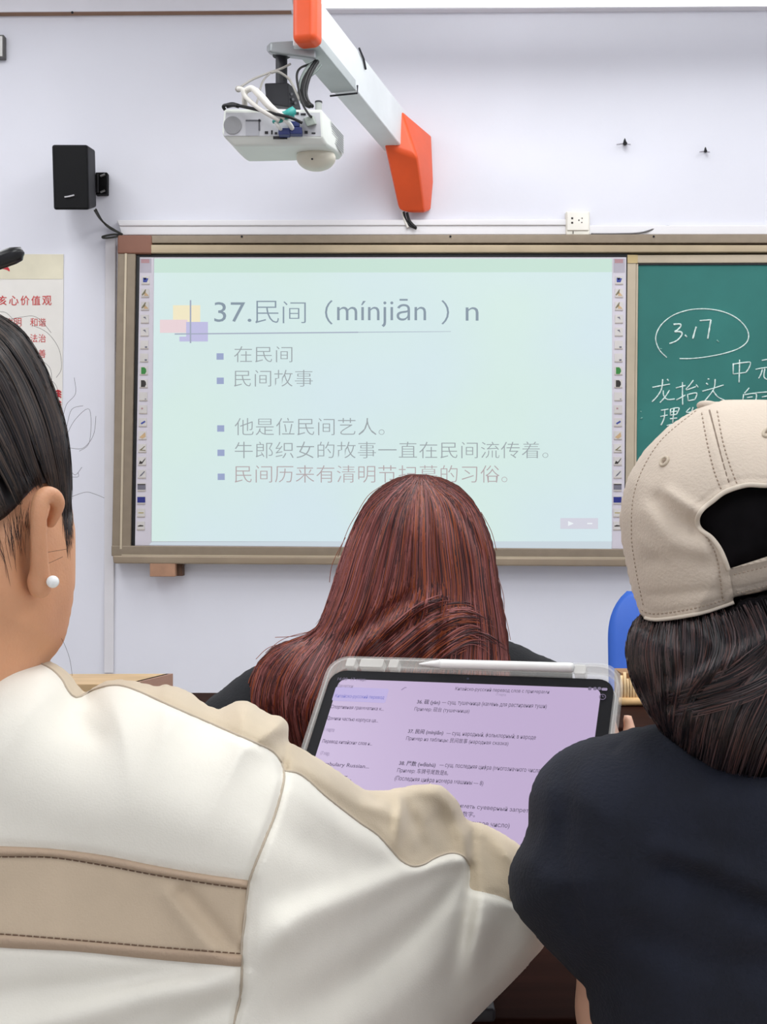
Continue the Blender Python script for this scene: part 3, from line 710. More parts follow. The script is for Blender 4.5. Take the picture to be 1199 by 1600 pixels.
b.build('cable_clip', dg_m, pa); b = MB(); r1 = p1; b.tube([r1-sd_*.045+Vector((0, 0, zb-.013)), r1+sd_*.046+Vector((0, 0, zb-.013)), r1+sd_*.046+Vector((0, 0, zb+.012))], .003, 6)
b.build('cable_clip', dg_m, pa)
# orange end cap, a rounded block over the tip
b = MB(); q = [a_-dr*.055, a_+dr*.018]
f4 = [q[0]-sd_*.026+Vector((0, 0, zt+.03)), q[0]+sd_*.046+Vector((0, 0, zt+.03)), q[0]+sd_*.046+Vector((0, 0, zb-.006)), q[0]-sd_*.026+Vector((0, 0, zb-.006))]
b.hexa(f4+[v+(q[1]-q[0]) for v in f4]); b.build('end_cap', or_m, pa, bevel=.020, seg=6)
hull([(423, 66, 3.32), (494, 61, 3.32), (494, 92, 3.32), (421, 82, 3.32), (417, 80, 3.38), (417, 72, 3.38), (424, 70, 3.44), (494, 66, 3.44), (494, 96, 3.44), (424, 88, 3.44)], 'cross_bracket', mat('bracket_grey', (150, 154, 156), .4, .2), pa, .008, 3)
b = MB(); b.tube([P(440, 80, 3.38), P(440, 136, 3.38)], .0172, 20); b.tube([P(440, 84, 3.38), P(440, 88, 3.38)], .026, 20); b.build('pole', dg_m, pa)
hull([(413, 130, 3.33), (450, 129, 3.33), (452, 168, 3.33), (416, 162, 3.33), (463, 139, 3.42), (471, 172, 3.42), (428, 136, 3.42), (430, 170, 3.42)], 'mount_box', mat('mount_black', (30, 30, 36), .5), pa, .004, 2)
for x, y in ((456, 147), (458, 155), (462, 161)):
    b = MB(); b.tube([P(x, y, 3.375), P(x, y, 3.345)], .004, 8); b.build('mount_bolt', mat('bolt_grey', (130, 130, 135), .4, .5), pa)
# ------------------------------------------------------------------ projector
pw_m = mat('projector_white', (226, 229, 222), .38, var=.015); pg_m = mat('projector_grey', (178, 178, 182), .45)
pj = empty('projector', P(430, 215, 3.36), 'white short throw projector hanging from the wall arm', 'projector')
zt_, zb_ = ZC+632/F*3.25, ZC+566/F*3.27
def pz(px, d, z): return Vector(((px-CX)/F*d, d, z))
hull([pz(350, 3.25, zt_-.004), pz(503, 3.25, zt_-.004), pz(346, 3.25, ZC+590/F*3.25), pz(505, 3.25, ZC+584/F*3.25), pz(366, 3.27, zb_+.010), pz(512, 3.27, zb_+.012),
      pz(386, 3.47, ZC+547/F*3.47), pz(530, 3.48, ZC+550/F*3.48), pz(536, 3.45, ZC+556/F*3.45), pz(386, 3.48, zt_), pz(538, 3.45, zt_-.012), pz(524, 3.48, zt_-.01), pz(352, 3.27, zt_)], 'housing', pw_m, pj, .008, 3)
dR = 3.2485
b = MB(); b.slab([(353, 176), (500, 176), (502, 213), (350, 212)], dR, .004); b.build('rear_panel', mat('rear_grey', (198, 198, 202), .45), pj)
b = MB(); q = [P(363.5+14*math.cos(a), 195.5+14*math.sin(a), dR-.003) for a in np.linspace(0, 2*math.pi, 33)[:-1]]
b.add(q+[v+Vector((0, .004, 0)) for v in q], [tuple(range(32))]+[(i, (i+1) % 32, 32+(i+1) % 32, 32+i) for i in range(32)]); b.build('speaker_grille', mat('grille_grey', (150, 150, 152), .6, bump=.6, bscale=700), pj)
b = MB(); b.rect(384, 187, 405, 212, dR-.0015, .003); o = b.build('recess', mat('recess_grey', (172, 172, 178), .5), pj)
b = MB(); b.rect(384, 187, 408, 189.5, dR-.002, .002); b.rect(404, 186, 406.5, 204, dR-.002, .002); b.build('recess_edge', mat('edge_dark', (98, 98, 104), .6), pj)
for x, y, w, h in ((416.5, 207, 2.6, 2), (425, 206.5, 1.3, 3), (431.5, 208, 2, 1.6), (478.5, 206.5, 2.4, 2.2), (490, 208, 3, 1), (474, 178.5, 4, 1.4), (464, 177, 3, 2), (438, 215, 11, 2)):
    b = MB(); b.rect(x-w, y-h, x+w, y+h, dR-.002, .003); b.build('port', mat('port_black', (30, 28, 32), .5), pj)
b = MB(); b.rect(435, 199.5, 453, 210, dR-.03, .03); b.rect(452.5, 198, 472, 209, dR-.028, .028); b.rect(452, 189, 468, 198, dR-.02, .02); b.build('connector', mat('plug_blue', (46, 56, 112), .45), pj, bevel=.003)
b = MB(); b.hexa([P(474, 184, dR-.04), P(488, 181, dR-.04), P(494, 194, dR-.04), P(480, 198, dR-.04), P(474, 184, dR), P(490, 180, dR), P(496, 194, dR), P(480, 198, dR)]); b.build('connector', mat('plug_greygreen', (148, 156, 148), .5), pj, bevel=.003)
b = MB(); teal = mat('plug_teal', (54, 158, 150), .45)
tube3([(458, 173, dR-.05), (450, 178, dR-.06), (442, 182, dR-.05)], .013, b); tube3([(446, 184, dR-.05), (438, 189, dR-.05), (428, 190, dR-.03)], .006, b); tube3([(458, 180, dR-.05), (444, 182, dR-.065)], .009, b); b.build('connector', teal, pj, smooth=True)
b = MB(); wp = mat('plug_white', (232, 232, 226), .4)
tube3([(431, 190, dR-.05), (435, 197, dR-.045), (439, 202, dR-.03)], [.0055]*13, b); tube3([(444, 187, dR-.055), (452, 193, dR-.05), (457, 201, dR-.03)], [.0065]*13, b); b.build('connector', wp, pj, smooth=True)
b = MB(); b.tube([P(498, 176, 3.285), P(498, 160, 3.285)], .0095, 16); f_ = b.build('foot', mat('foot_grey', (168, 172, 168), .4), pj, smooth=False)
b = MB(); b.tube([P(498, 161, 3.285), P(498, 158.5, 3.285)], .0105, 16); b.build('foot_pad', dg_m, f_)
b = MB(); b.ell(pz(494, 3.395, ZC+553/F*3.395), (.058, .062, .036), nu=32, nv=18); b.build('lens_dome', mat('dome_cream', (222, 216, 198), .3), pj, smooth=True)
b = MB(); b.ell(P(488, 248.5, 3.335), (.003, .003, .003)); b.build('dome_mark', dg_m, pj)
b = MB()
n_ = 8
def side(u, v, off=.002):
    A, B = pz(506.5, 3.27, ZC), pz(537.3, 3.44, ZC)
    p = A+(B-A)*u; nrm = Vector(((B-A).y, -(B-A).x, 0)).normalized(); z0 = ZC+586/F*3.27; return Vector((p.x, p.y, z0+(zt_-z0)*v))+nrm*off
b.add([side(.3, .08), side(.97, .0), side(.97, .74), side(.3, .82)], [(0, 1, 2, 3)], 0)
for i in range(n_):
    v = .10+.09*i; b.add([side(.33, v, .0035), side(.94, v-.05, .0035), side(.94, v-.02, .0035), side(.33, v+.03, .0035)], [(0, 1, 2, 3)], 1)
b.build('side_vent', [mat('vent_grey', (190, 192, 190), .5), mat('vent_dark', (128, 130, 132), .5)], pj)
# ------------------------------------------------------------------ projector cables
wc = mat('cable_white', (226, 222, 214), .45); gc = mat('cable_pale_grey', (168, 164, 158), .5)
b = MB(); tube3([(372, 139, 3.20), (379, 140, 3.19), (383, 150, 3.19), (400, 166, 3.18), (418, 178, 3.18), (437, 188, 3.19)], .0065, b)
tube3([(384, 142, 3.20), (394, 138, 3.19), (404, 148, 3.18), (420, 166, 3.18), (437, 178, 3.185), (446, 184, 3.19)], .0085, b)
tube3([(384, 141, 3.2), (382, 152, 3.2), (383, 165, 3.22)], .008, b)
tube3([(400, 140, 3.2), (412, 152, 3.19), (424, 166, 3.185), (440, 180, 3.19)], .007, b)
tag(b.build('cable', wc, smooth=True), 'thick white video cables looping up from the blue projector plugs', 'cable', 'projector cables')
b = MB(); tube3([(352, 172, 3.235), (349, 166, 3.23), (356, 164, 3.22), (372, 165, 3.20), (400, 171, 3.19), (430, 178, 3.18), (455, 184, 3.175), (472, 192, 3.19)], .0045, b); tube3([(354, 165.5, 3.225), (364, 163.5, 3.22), (372, 165.5, 3.2)], .007, b)
tag(b.build('cable', cm, smooth=True), 'black cable stretched across the back of the projector', 'cable', 'projector cables')
b = MB(); tube3([(376, 136, 3.22), (395, 124, 3.26), (420, 114, 3.30), (440, 107, 3.33), (454, 100, 3.35)], .0035, b); tube3([(424, 114, 3.30), (434, 112, 3.30), (448, 120, 3.31), (456, 130, 3.31), (468, 156, 3.30)], .0035, b); tube3([(422, 115, 3.3), (412, 125, 3.29), (407, 138, 3.27), (404, 152, 3.25), (400, 165, 3.22)], .003, b)
b.ell(P(372.5, 139, 3.21), (.009, .009, .009))
tag(b.build('cable', gc, smooth=True), 'thin grey wire with a knob arching left of the black pole', 'cable', 'projector cables')
b = MB()
for dx, w in ((0, .007), (4, .006), (-3, .005)): tube3([(494+dx*.6, 96, 3.36), (486+dx, 106, 3.34), (478+dx, 124, 3.32), (474+dx, 145, 3.31), (478+dx, 160, 3.30), (484+dx, 166, 3.28)], w, b)
tube3([(486, 100, 3.35), (470, 106, 3.33), (464, 118, 3.32), (467, 140, 3.30), (473, 162, 3.26), (482, 178, 3.21), (487, 183, 3.2)], .0035, b)
tag(b.build('cable', cm, smooth=True), 'bundle of black cables dropping from the arm to the projector', 'cable', 'projector cables')
b = MB(); tube3([(488, 99, 3.35), (478, 110, 3.33), (470, 128, 3.32), (468, 148, 3.31), (472, 160, 3.3)], .0055, b); tube3([(502, 102, 3.36), (494, 112, 3.35), (484, 120, 3.34)], .0035, b)
tag(b.build('cable', mat('cable_sage', (132, 142, 138), .5), smooth=True), 'grey green cable hanging beside the black cable bundle', 'cable', 'projector cables')
b = MB(); tube3([(631, 331, 4.36), (634, 343, 4.375), (641, 352, 4.372), (651, 357, 4.365)], .005, b); tube3([(636, 332, 4.36), (640, 345, 4.37), (650, 356, 4.362)], .006, b)
tag(b.build('cable', cm, smooth=True), 'short black cables leaving the orange wall cover downwards', 'cable')
b = MB(); tube3([(629, 331, 4.365), (633, 345, 4.375), (638, 356, 4.37)], .005, b)
tag(b.build('cable', wc, smooth=True), 'short white cable leaving the orange wall cover downwards', 'cable')

# ------------------------------------------------------------------ furniture
wood_l = mat('desk_blonde', (196, 164, 122), .45, var=.08, vscale=6, stretch=(1, 8, 8))
wood_e = mat('desk_edge', (168, 128, 104), .5, var=.08, vscale=10)
wood_d = mat("desk_dark", (40, 21, 16), .7, spec=.04, var=.12, vscale=6, stretch=(1, 9, 9))
steel = mat('steel_grey', (92, 92, 96), .4, .7)
def desk(name, label, x0, x1, y0, y1, z, wm, em, th=.028, mod=True, lx=0.06):
    t = empty(name, ((x0+x1)/2, (y0+y1)/2, 0), label, 'desk')
    b = MB(); b.box(((x0+x1)/2, (y0+y1)/2, z-th/2), ((x1-x0)/2, (y1-y0)/2, th/2)); b.build('top', wm, t, bevel=.004)
    for x in (x0+lx, x1-lx):
        b = MB(); b.box((x, (y0+y1)/2, (z-th)/2), (.018, (y1-y0)/2-.05, (z-th)/2)); b.build('side_panel', em, t, bevel=.003)
    if mod: b = MB(); b.box(((x0+x1)/2, y1-.07, z-.2), ((x1-x0)/2-lx, .01, .16)); b.build('modesty_panel', em, t)
    return t
# teacher's desk on the left, near its wall: turned a little, built from its four corners
td = empty('teacher_desk', (-.95, 2.95, 0), 'pale blonde wooden desk by the wall, seen over the cream jacket shoulder', 'desk')
def zp(px, py, z): d = (ZC-z)*F/(py-CY); return P(px, py, d)
ca, cbk = zp(268, 1052.5, .75), zp(203, 1068.5, .75); ex = (Vector((-1, -.02, 0))).normalized()*1.3
b = MB(); q = [cbk+ex, cbk, cbk-Vector((0, 0, .03)), cbk+ex-Vector((0, 0, .03)), ca+ex, ca, ca-Vector((0, 0, .03)), ca+ex-Vector((0, 0, .03))]; b.hexa(q); b.build('top', wood_l, td, bevel=.002)
b = MB(); e2 = Vector((.004, 0, 0)); b.hexa([cbk-Vector((.012, 0, 0)), cbk+e2, cbk+e2-Vector((0, 0, .034)), cbk-Vector((.012, 0, .034)), ca-Vector((.012, 0, 0)), ca+e2, ca+e2-Vector((0, 0, .034)), ca-Vector((.012, 0, .034))]); b.build('edge_band', mat('band_rose', (172, 132, 112), .5), td)
for k in (.06, 1.2):
    b = MB(); o_ = Vector((-k, 0, -.03)); f4 = [cbk+o_+Vector((.05, .03, 0)), cbk+o_+Vector((.07, .03, 0)), cbk+o_+Vector((.07, .03, -.72)), cbk+o_+Vector((.05, .03, -.72))]; b.hexa(f4+[v+(ca-cbk)*.75 for v in f4]); b.build('side_panel', wood_e, td)
desk('student_desk', 'dark brown desk top under the tablet at the bottom of the picture', -.95, 1.15, .955, 1.40, .75, wood_d, wood_d)
desk('student_desk', 'dark brown desk behind the tablet, carrying the small straw box', -.75, 1.45, 2.25, 2.68, .75, wood_d, wood_d)
def bench(label, x0, x1, y0, y1, z):
    t = empty('bench', ((x0+x1)/2, (y0+y1)/2, 0), label, 'bench')
    b = MB(); b.box(((x0+x1)/2, (y0+y1)/2, z-.015), ((x1-x0)/2, (y1-y0)/2, .015)); b.build('seat', wood_d, t, bevel=.004)
    for x in (x0+.1, x1-.1):
        for y in (y0+.04, y1-.04):
            b = MB(); b.tube([(x, y, 0), (x, y, z-.03)], .014, 10); b.build('leg', steel, t)
bench('dark wooden bench under the two women nearest the camera', -.75, .75, .53, .88, .44)
bench('dark wooden bench under the red haired woman', -.35, .5, 1.36, 1.66, .44)
# blue plastic chair by the wall
blue = mat('chair_blue', (52, 100, 196), .4, var=.03)
ch = empty('plastic_chair', P(1050, 1060, 3.5), 'blue plastic chair by the wall, half hidden behind the beige cap', 'chair')
ch.location.z = 0
def grid_shell(fn, nu, nv, th, name, m, parent):
    v = [fn(i/(nu-1), j/(nv-1)) for j in range(nv) for i in range(nu)]
    f = [(j*nu+i, j*nu+i+1, (j+1)*nu+i+1, (j+1)*nu+i) for j in range(nv-1) for i in range(nu-1)]
    o = obj(name, v, f, m, parent, smooth=True); md = o.modifiers.new('th', 'SOLIDIFY'); md.thickness = th; md.offset = 0; return o
bx0, bx1 = (953-CX)/F*3.5, (1160-CX)/F*3.5; bz1 = ZC-(928-CY)/F*3.5; bz0 = .50
def back(u, v):
    z = bz0+(bz1-bz0)*v; w = 1-.06*v; 
    cr = max(0, (v-.62)/.38); w *= math.sqrt(max(0, 1-.55*cr**2.6)) if cr else 1
    x = (bx0+bx1)/2+(u-.5)*(bx1-bx0)*w; return (x, 3.5+.10*v-.05*math.cos((u-.5)*math.pi), z)
grid_shell(back, 17, 24, .008, 'backrest', blue, ch)
grid_shell(lambda u, v: ((bx0+bx1)/2+(u-.5)*(bx1-bx0), 3.5-.40*(1-v), .44-.02*math.sin(u*math.pi)+.06*max(0, v-.8)/.2), 13, 13, .008, 'seat', blue, ch)
for x in (bx0+.03, bx1-.03):
    for y0, y1 in ((3.16, 3.12), (3.46, 3.52)):
        b = MB(); b.tube([(x, y0, .435), (x, y1, 0)], .011, 10); b.build('leg', steel, ch)
# small straw box on the desk behind the tablet
sb = empty('straw_box', P(995, 1097, 2.5), 'small pale straw box with upright ribs between tablet corner and dark hair', 'box')
straw = mat('straw', (226, 196, 150), .6, var=.1, vscale=40)
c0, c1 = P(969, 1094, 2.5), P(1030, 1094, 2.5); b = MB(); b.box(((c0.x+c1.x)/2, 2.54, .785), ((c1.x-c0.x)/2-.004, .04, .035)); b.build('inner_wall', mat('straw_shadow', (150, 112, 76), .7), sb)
nrib = 13
for i in range(nrib):
    b = MB(); x = c0.x+(c1.x-c0.x)*(i+.5)/nrib; h = .066+.008*math.sin(i*2.1); rr_ = .0029+.0005*math.sin(i*1.7)
    b.tube([(x, 2.496, .753), (x+.0006*math.sin(i), 2.494, .785), (x, 2.497, .75+h)], rr_, 8); b.build('rib', straw, sb, smooth=True)
b = MB(); b.tube([(c0.x-.003, 2.492, .760), (c1.x+.003, 2.492, .760)], .009, 10); b.build('bottom_rim', mat('straw_rim', (214, 176, 124), .6, var=.08, vscale=40), sb, smooth=True)

# ------------------------------------------------------------------ tablet in its clear case
TO = Vector((-.0531, 1.1736, 1.0228)); TU = Vector((.9338, -.3574, .0181)).normalized(); TV = Vector((-.2329, -.6454, -.7274)); TV = (TV-TU*TV.dot(TU)).normalized()
TN = TU.cross(TV).normalized()
if TN.y > 0: TN = -TN        # towards the viewer
TW, TH = .348, .232
TW = (P(976, 1039, 1.0678)-TO).length; TH = TW*.232/.296
tb = empty('tablet', TO+TU*TW/2+TV*TH, 'tablet in a clear case showing a lilac Russian and Chinese word list', 'tablet')
def T(u, v, n=0.0): return TO+TU*u+TV*v+TN*n
def rrect(u0, v0, u1, v1, r, k=7):
    out = []
    for cx, cy, a0 in ((u1-r, v0+r, -90), (u1-r, v1-r, 0), (u0+r, v1-r, 90), (u0+r, v0+r, 180)):
        for i in range(k): a = math.radians(a0+90*i/(k-1)); out.append((cx+r*math.cos(a), cy+r*math.sin(a)))
    return out
def tplate(mb, u0, v0, u1, v1, r, n0, n1, m=0):
    q = rrect(u0, v0, u1, v1, r); N = len(q)
    mb.add([T(u, v, n1) for u, v in q]+[T(u, v, n0) for u, v in q], [tuple(range(N)), tuple(range(N, 2*N))[::-1]]+[(i, i+N, (i+1) % N+N, (i+1) % N) for i in range(N)], m)
def tring(mb, o, r_o, i, r_i, n0, n1, m=0):
    a, c = rrect(*o, r_o), rrect(*i, r_i); N = len(a); V = [T(u, v, n1) for u, v in a]+[T(u, v, n1) for u, v in c]+[T(u, v, n0) for u, v in a]+[T(u, v, n0) for u, v in c]; fs = []
    for k in range(N):
        j = (k+1) % N; fs += [(k, j, N+j, N+k), (2*N+k, 3*N+k, 3*N+j, 2*N+j), (k, 2*N+k, 2*N+j, j), (N+k, N+j, 3*N+j, 3*N+k)]
    mb.add(V, fs, m)
e_t = .0175; e_s = .0065     # case rims
clear = see_thru(mat('clear_plastic', (236, 236, 232), .12, var=.0), .17)
b = MB(); tring(b, (0, 0, TW, TH), .022, (e_s, e_t, TW-e_s, TH-e_s), .016, -.010, .003); case = b.build('clear_case', clear, tb, bevel=.0018, seg=2)
b = MB(); tplate(b, e_s-.002, e_t-.002, TW-e_s+.002, TH-e_s+.002, .018, -.0125, -.0102); b.build('back_plate', mat('case_back', (196, 196, 194), .4), case)
for u0, u1 in ((.035, .060), (.066, .076), (TW-.045, TW-.034), (.020, .030)):
    b = MB(); tplate(b, u0, .004, u1, .0145, .002, -.006, .0045); b.build('case_lug', see_thru(mat('clear_lug', (236, 235, 230), .15, var=0), .42), case, bevel=.001)
b = MB(); tring(b, (.004, .0035, TW-.003, TH-.004), .019, (.0055, .0055, TW-.0045, TH-.006), .018, -.009, .0036); b.build('rim_highlight', see_thru(mat('rim_milky', (232, 232, 228), .2), .26), case)
b = MB(); tplate(b, e_s, e_t, TW-e_s, TH-e_s, .0155, -.009, .001); b.build('body', mat('tablet_bezel', (14, 14, 18), .45, spec=.15), tb)
su0, sv0, su1, sv1 = e_s+.011, e_t+.0105, TW-e_s-.0115, TH-e_s-.0105
b = MB(); tplate(b, su0, sv0, su1, sv1, .008, .0, .0014); b.build('display', mat('tablet_screen', (20, 18, 22), .3, emit=.94, ecol=(192, 172, 208)), tb)
b = MB(); q = [T(TW*.505+.0013*math.cos(a), e_t+.0048+.0013*math.sin(a), .0012) for a in np.linspace(0, 6.28, 13)[:-1]]; b.add(q, [tuple(range(12))]); b.build('front_camera', mat('lens_blue', (44, 46, 62), .2), tb)
def tinv(px, py, n=.0016):
    """pixel -> (u, v) on the display plane"""
    d = P(px, py, 1.0)-Vector((0, 0, ZC)); o = TO+TN*n-Vector((0, 0, ZC)); t = o.dot(TN)/d.dot(TN); h = d*t-o
    return h.dot(TU), h.dot(TV)
def ttext(body, pa, pb, hgt, name, m, bold=0.0, n=.0017, shear=0):
    """text along the display whose left end stands at pixel pa and right end near pixel pb (base line)"""
    hgt *= 1.45; u0, v0 = tinv(*pa); u1, v1 = tinv(*pb); v_, f_, _ = glyphs(body, bold or .004); b = MB(); v1 = v0+(v1-v0)*0.35
    b.add([T(u0+(u1-u0)*a, v0+(v1-v0)*a-hgt*c_, n) for a, c_ in v_], f_); return b.build(name, m, tb)
tx = glow('tablet_ink', (72, 60, 88)); tx2 = glow('tablet_ink_soft', (104, 92, 120)); tx3 = glow('tablet_ink_faint', (140, 126, 158)); txb = glow('tablet_ink_blue', (104, 104, 186))
ttext('16:00  17 мар.', (527, 1064), (572, 1065), .0030, 'status_text', tx2)
ttext('Заметки', (527, 1074), (551, 1075), .0030, 'sidebar_heading', tx3)
b = MB(); u0, v0 = tinv(518, 1096); u1, v1 = tinv(606, 1084); tplate(b, u0, min(v0, v1)-.006, u1, max(v0, v1)-.001, .002, .0014, .00155); b.build('sidebar_highlight', glow('hl_lilac', (180, 166, 214)), tb)
ttext('Китайско-русский перевод', (523, 1091), (600, 1093), .0036, 'sidebar_text', txb)
for t, a_1, b_1, m in (('Спортивная грамматика к...', (516, 1108), (599, 1112), tx), ('Домики частью корпуса ца...', (510, 1126), (590, 1131), tx), ('1 марта', (506, 1144), (521, 1146), tx3), ('Перевод китайских слов н...', (503, 1162), (581, 1166), tx),
        ('17 мар.', (500, 1181), (514, 1183), tx3), ('Vocabulary Russian...', (494, 1197), (576, 1203), tx), ('Study Stuff...', (488, 1216), (548, 1222), tx)): ttext(t, a_1, b_1, .0036, 'sidebar_text', m)
ttext('Китайско-русский перевод слов с примерами', (711, 1080), (858, 1085), .0036, 'note_title', tx, .004)
ttext('17 марта', (775, 1088), (790, 1089), .0024, 'note_date', tx3)
for t, a_1, b_1, bo in (('36. 砚 (yàn)', (651, 1101), (687, 1102), .02), ('— сущ. тушечница (камень для растирания туши)', (690, 1102), (854, 1108), 0), ('Пример: 砚台 (тушечница)', (647, 1112), (733, 1115), .004),
        ('37. 民间 (mínjiān)', (637, 1147), (692, 1150), .02), ('— сущ. народный, фольклорный; в народе', (697, 1150), (837, 1157), 0), ('Пример из таблицы: 民间故事 (народная сказка)', (634, 1158), (794, 1166), .004),
        ('38. 尾数 (wěishù)', (623, 1197), (680, 1200), .02), ('— сущ. последняя цифра (многозначного числа)', (686, 1200), (846, 1209), 0), ('Пример: 车牌号尾数是8。', (620, 1208), (700, 1212), .004), ('(Последняя цифра номера машины — 8)', (616, 1221), (755, 1227), .004),
        ('39. 忌讳 (jìhuì) — сущ. табу; иметь суеверный запрет', (606, 1256), (826, 1270), 0), ('Пример: 四在中国是一个忌讳的数字。', (603, 1268), (742, 1277), .004), ('(Четыре — запретное, несчастливое число)', (600, 1281), (796, 1294), .004)):
    ttext(t, a_1, b_1, .0041, 'note_line', tx, bo)
for k, px in enumerate((922, 930, 937)):
    b = MB(); u, v = tinv(px, 1076); tplate(b, u-.0016, v-.0016, u+.0016, v+.0016, .0012, .0014, .0018); b.build('status_icon', tx2, tb)
b = MB(); u, v = tinv(945, 1077); tplate(b, u-.0026, v-.0014, u+.0026, v+.0014, .001, .0014, .0018); b.build('status_icon', tx3, tb)
b = MB(); u, v = tinv(942, 1089); b.tube([T(u+.0028*math.cos(a), v+.0028*math.sin(a), .0017) for a in np.linspace(0, 6.28, 17)], .00035, 5); b.tube([T(u, v-.0018, .0017), T(u, v, .0017), T(u+.0014, v, .0017)], .0003, 5); b.build('clock_icon', tx2, tb)
b = MB(); u, v = tinv(631, 1076); b.tube([T(u-.002, v+.0016, .0017), T(u+.001, v-.0014, .0017), T(u+.0025, v-.0014, .0017)], .0004, 5); b.build('compose_icon', tx3, tb)
# stylus lying in the top rim of the case
st = empty('stylus', T(TW*.6, .008, .006), 'white stylus resting in the clear top rim of the tablet case', 'stylus')
wh = mat('stylus_white', (236, 236, 234), .3)
su_a, su_b = .098, TW-.046
b = MB(); b.tube([T(su_a+.022, .0088, .0050), T(su_a+.024, .0088, .0050), T(su_b-.002, .0085, .0050), T(su_b, .0085, .0050)], [.0044, .0046, .0046, .0040], 16); b.build('barrel', wh, st, smooth=True)
b = MB(); b.tube([T(su_a, .0096, .0050), T(su_a+.003, .0095, .0050), T(su_a+.022, .0088, .0050)], [.0006, .0012, .0045], 16); b.build('tip', wh, st, smooth=True)
# stand carrying the tablet (behind it)
ts = empty('tablet_stand', T(TW*.5, TH, -.03), 'dark stand carrying the tablet on the desk', 'tablet stand')
b = MB(); b.box((T(TW*.45, TH).x, T(TW*.45, TH).y+.03, .756), (.075, .06, .006)); b.build('base', dg_m, ts, bevel=.003)
b = MB(); tplate(b, TW*.3, TH*.55, TW*.62, TH+.012, .006, -.020, -.0135); tplate(b, TW*.3, TH+.002, TW*.62, TH+.008, .002, -.0135, .006); b.build('cradle', dg_m, ts)
b = MB(); pz0 = T(TW*.46, TH*.9, -.022); b.tube([pz0, Vector((pz0.x, pz0.y+.02, .76))], .012, 10); b.build('post', dg_m, ts)

# ------------------------------------------------------------------ people: materials
skin_m = mat('skin_warm', (208, 153, 116), .5, var=.05, vscale=18, bump=.15, bscale=500, sss=.15)
skin_p = mat('skin_pale', (226, 180, 154), .5, var=.04, vscale=18, sss=.15)
cream = mat('fleece_cream', (228, 224, 212), .85, var=.015, vscale=25, bump=.12, bscale=900, sheen=.25)
tan_m = mat('fleece_tan', (200, 184, 158), .85, var=.03, vscale=25, bump=.15, bscale=900, sheen=.25)
tan_d = mat('fleece_stripe', (200, 181, 156), .85, var=.04, vscale=18, bump=.15, bscale=900, sheen=.2)
pip_m = mat('piping_tan', (176, 154, 132), .85, var=.04, bump=.3, bscale=420)
thread = mat('thread_brown', (118, 94, 76), .8)
def hair_mats(pre, cols, rough=.42):
    return [mat('%s_%d' % (pre, i), c, rough, var=.05, spec=.5) for i, c in enumerate(cols)]
def join_into(o, verts, quads):
    """adds more surface to a body mesh"""
    bm = bmesh.new(); bm.from_mesh(o.data); n = len(bm.verts)
    vs = [bm.verts.new(tuple(map(float, v))) for v in verts]
    for q in quads:
        try: f = bm.faces.new([vs[i] for i in q]); f.smooth = True
        except ValueError: pass
    bm.to_mesh(o.data); bm.free()
def set_origin(o, loc):
    loc = Vector(loc); o.data.transform(Matrix.Translation(-loc)); o.location = loc
def lower_body(cx, y, hz, lean=.0, w=.085, kneel=.43):
    """pelvis, thighs, shins, feet of a seated figure looking along +y"""
    pr = [('e', (cx, y, hz+.10), (.16, .115, .13))]
    for sg in (-1, 1):
        h = (cx+sg*w, y+.02, hz+.075); k = (cx+sg*(w+.04), y+kneel, hz+.07); a = (cx+sg*(w+.04), y+kneel+.02, .09); t = (cx+sg*(w+.05), y+kneel+.17, .035)
        pr += [('c', h, k, .078, .055), ('c', k, a, .054, .036), ('c', (a[0], a[1]-.03, .045), t, .036, .026)]
    return pr

# ------------------------------------------------------------------ woman with the pearl earring (left)
cL = .74
mx = lambda q: [(-166-x, y) for x, y in q[::-1]]
headR = [(72, 600), (98, 680), (108, 740), (112, 790), (117, 830), (118, 872), (116, 920), (110, 960), (101, 998), (88, 1020), (76, 1036), (74, 1060), (82, 1120), (110, 1200), (150, 1290)]
hp = [(-83, 480), (-20, 500), (30, 540)]+headR
outl = hp+mx(hp[1:])
def earbump(PX, PY):
    return stroke(PX, PY, [(41, 830), (40, 880), (44, 915)], 9, -.004)+stroke(PX, PY, [(20, 850), (14, 920)], 30, .003)+stroke(PX, PY, [(95, 860), (88, 960)], 22, .002)
vb = Vol(-310, 190, 460, 1300, .60, .93, 3.2, .0035); vb.inflate(outl, cL, .085, .095, .085, earbump(vb.PX, vb.PY))
hc = P(-83, 740, cL)
C = np.array(hc)
# ear: rolled rim, back of the ear, lobe
dE = lambda x, y, up: float(np.nan_to_num(vb.front(x, y), nan=cL))-up
ear = []
rim = [(79, 819, .004), (86, 803, .009), (90, 787, .013), (84, 776, .016), (73, 773, .018), (64, 782, .020), (60.5, 800, .021), (60.5, 830, .021), (61.5, 860, .020), (63, 885, .018), (64, 905, .015), (60, 920, .012)]
rr = [.0024, .0031, .0038, .0042, .0044, .0044, .0043, .0043, .0043, .0044, .0050, .0048]
w0 = dE(66, 840, 0)
R3 = spline([(a, b_, w0-c_*1.15+.004+(a-60)*.00020) for a, b_, c_ in rim], 3); rr3 = np.interp(np.linspace(0, 1, len(R3)), np.linspace(0, 1, len(rr)), rr)
for i in range(len(R3)-1): ear.append(('c', P(*R3[i]), P(*R3[i+1]), rr3[i], rr3[i+1], .0015))
for a, b_, c_, r_ in ((60, 815, .009, .0040), (59, 840, .010, .0042), (59, 865, .009, .0042), (60, 888, .010, .0040)): ear.append(('e', P(a, b_, w0-c_), (r_, r_*1.6, r_*1.9)))
ear += [('c', P(60, 905, w0-.011), P(66, 915, w0-.011), .0058, .0052, .003), ('c', P(58, 912, w0-.009), P(63, 920, w0-.010), .0048, .0048, .003)]
X, Y, Z = vb.grid()
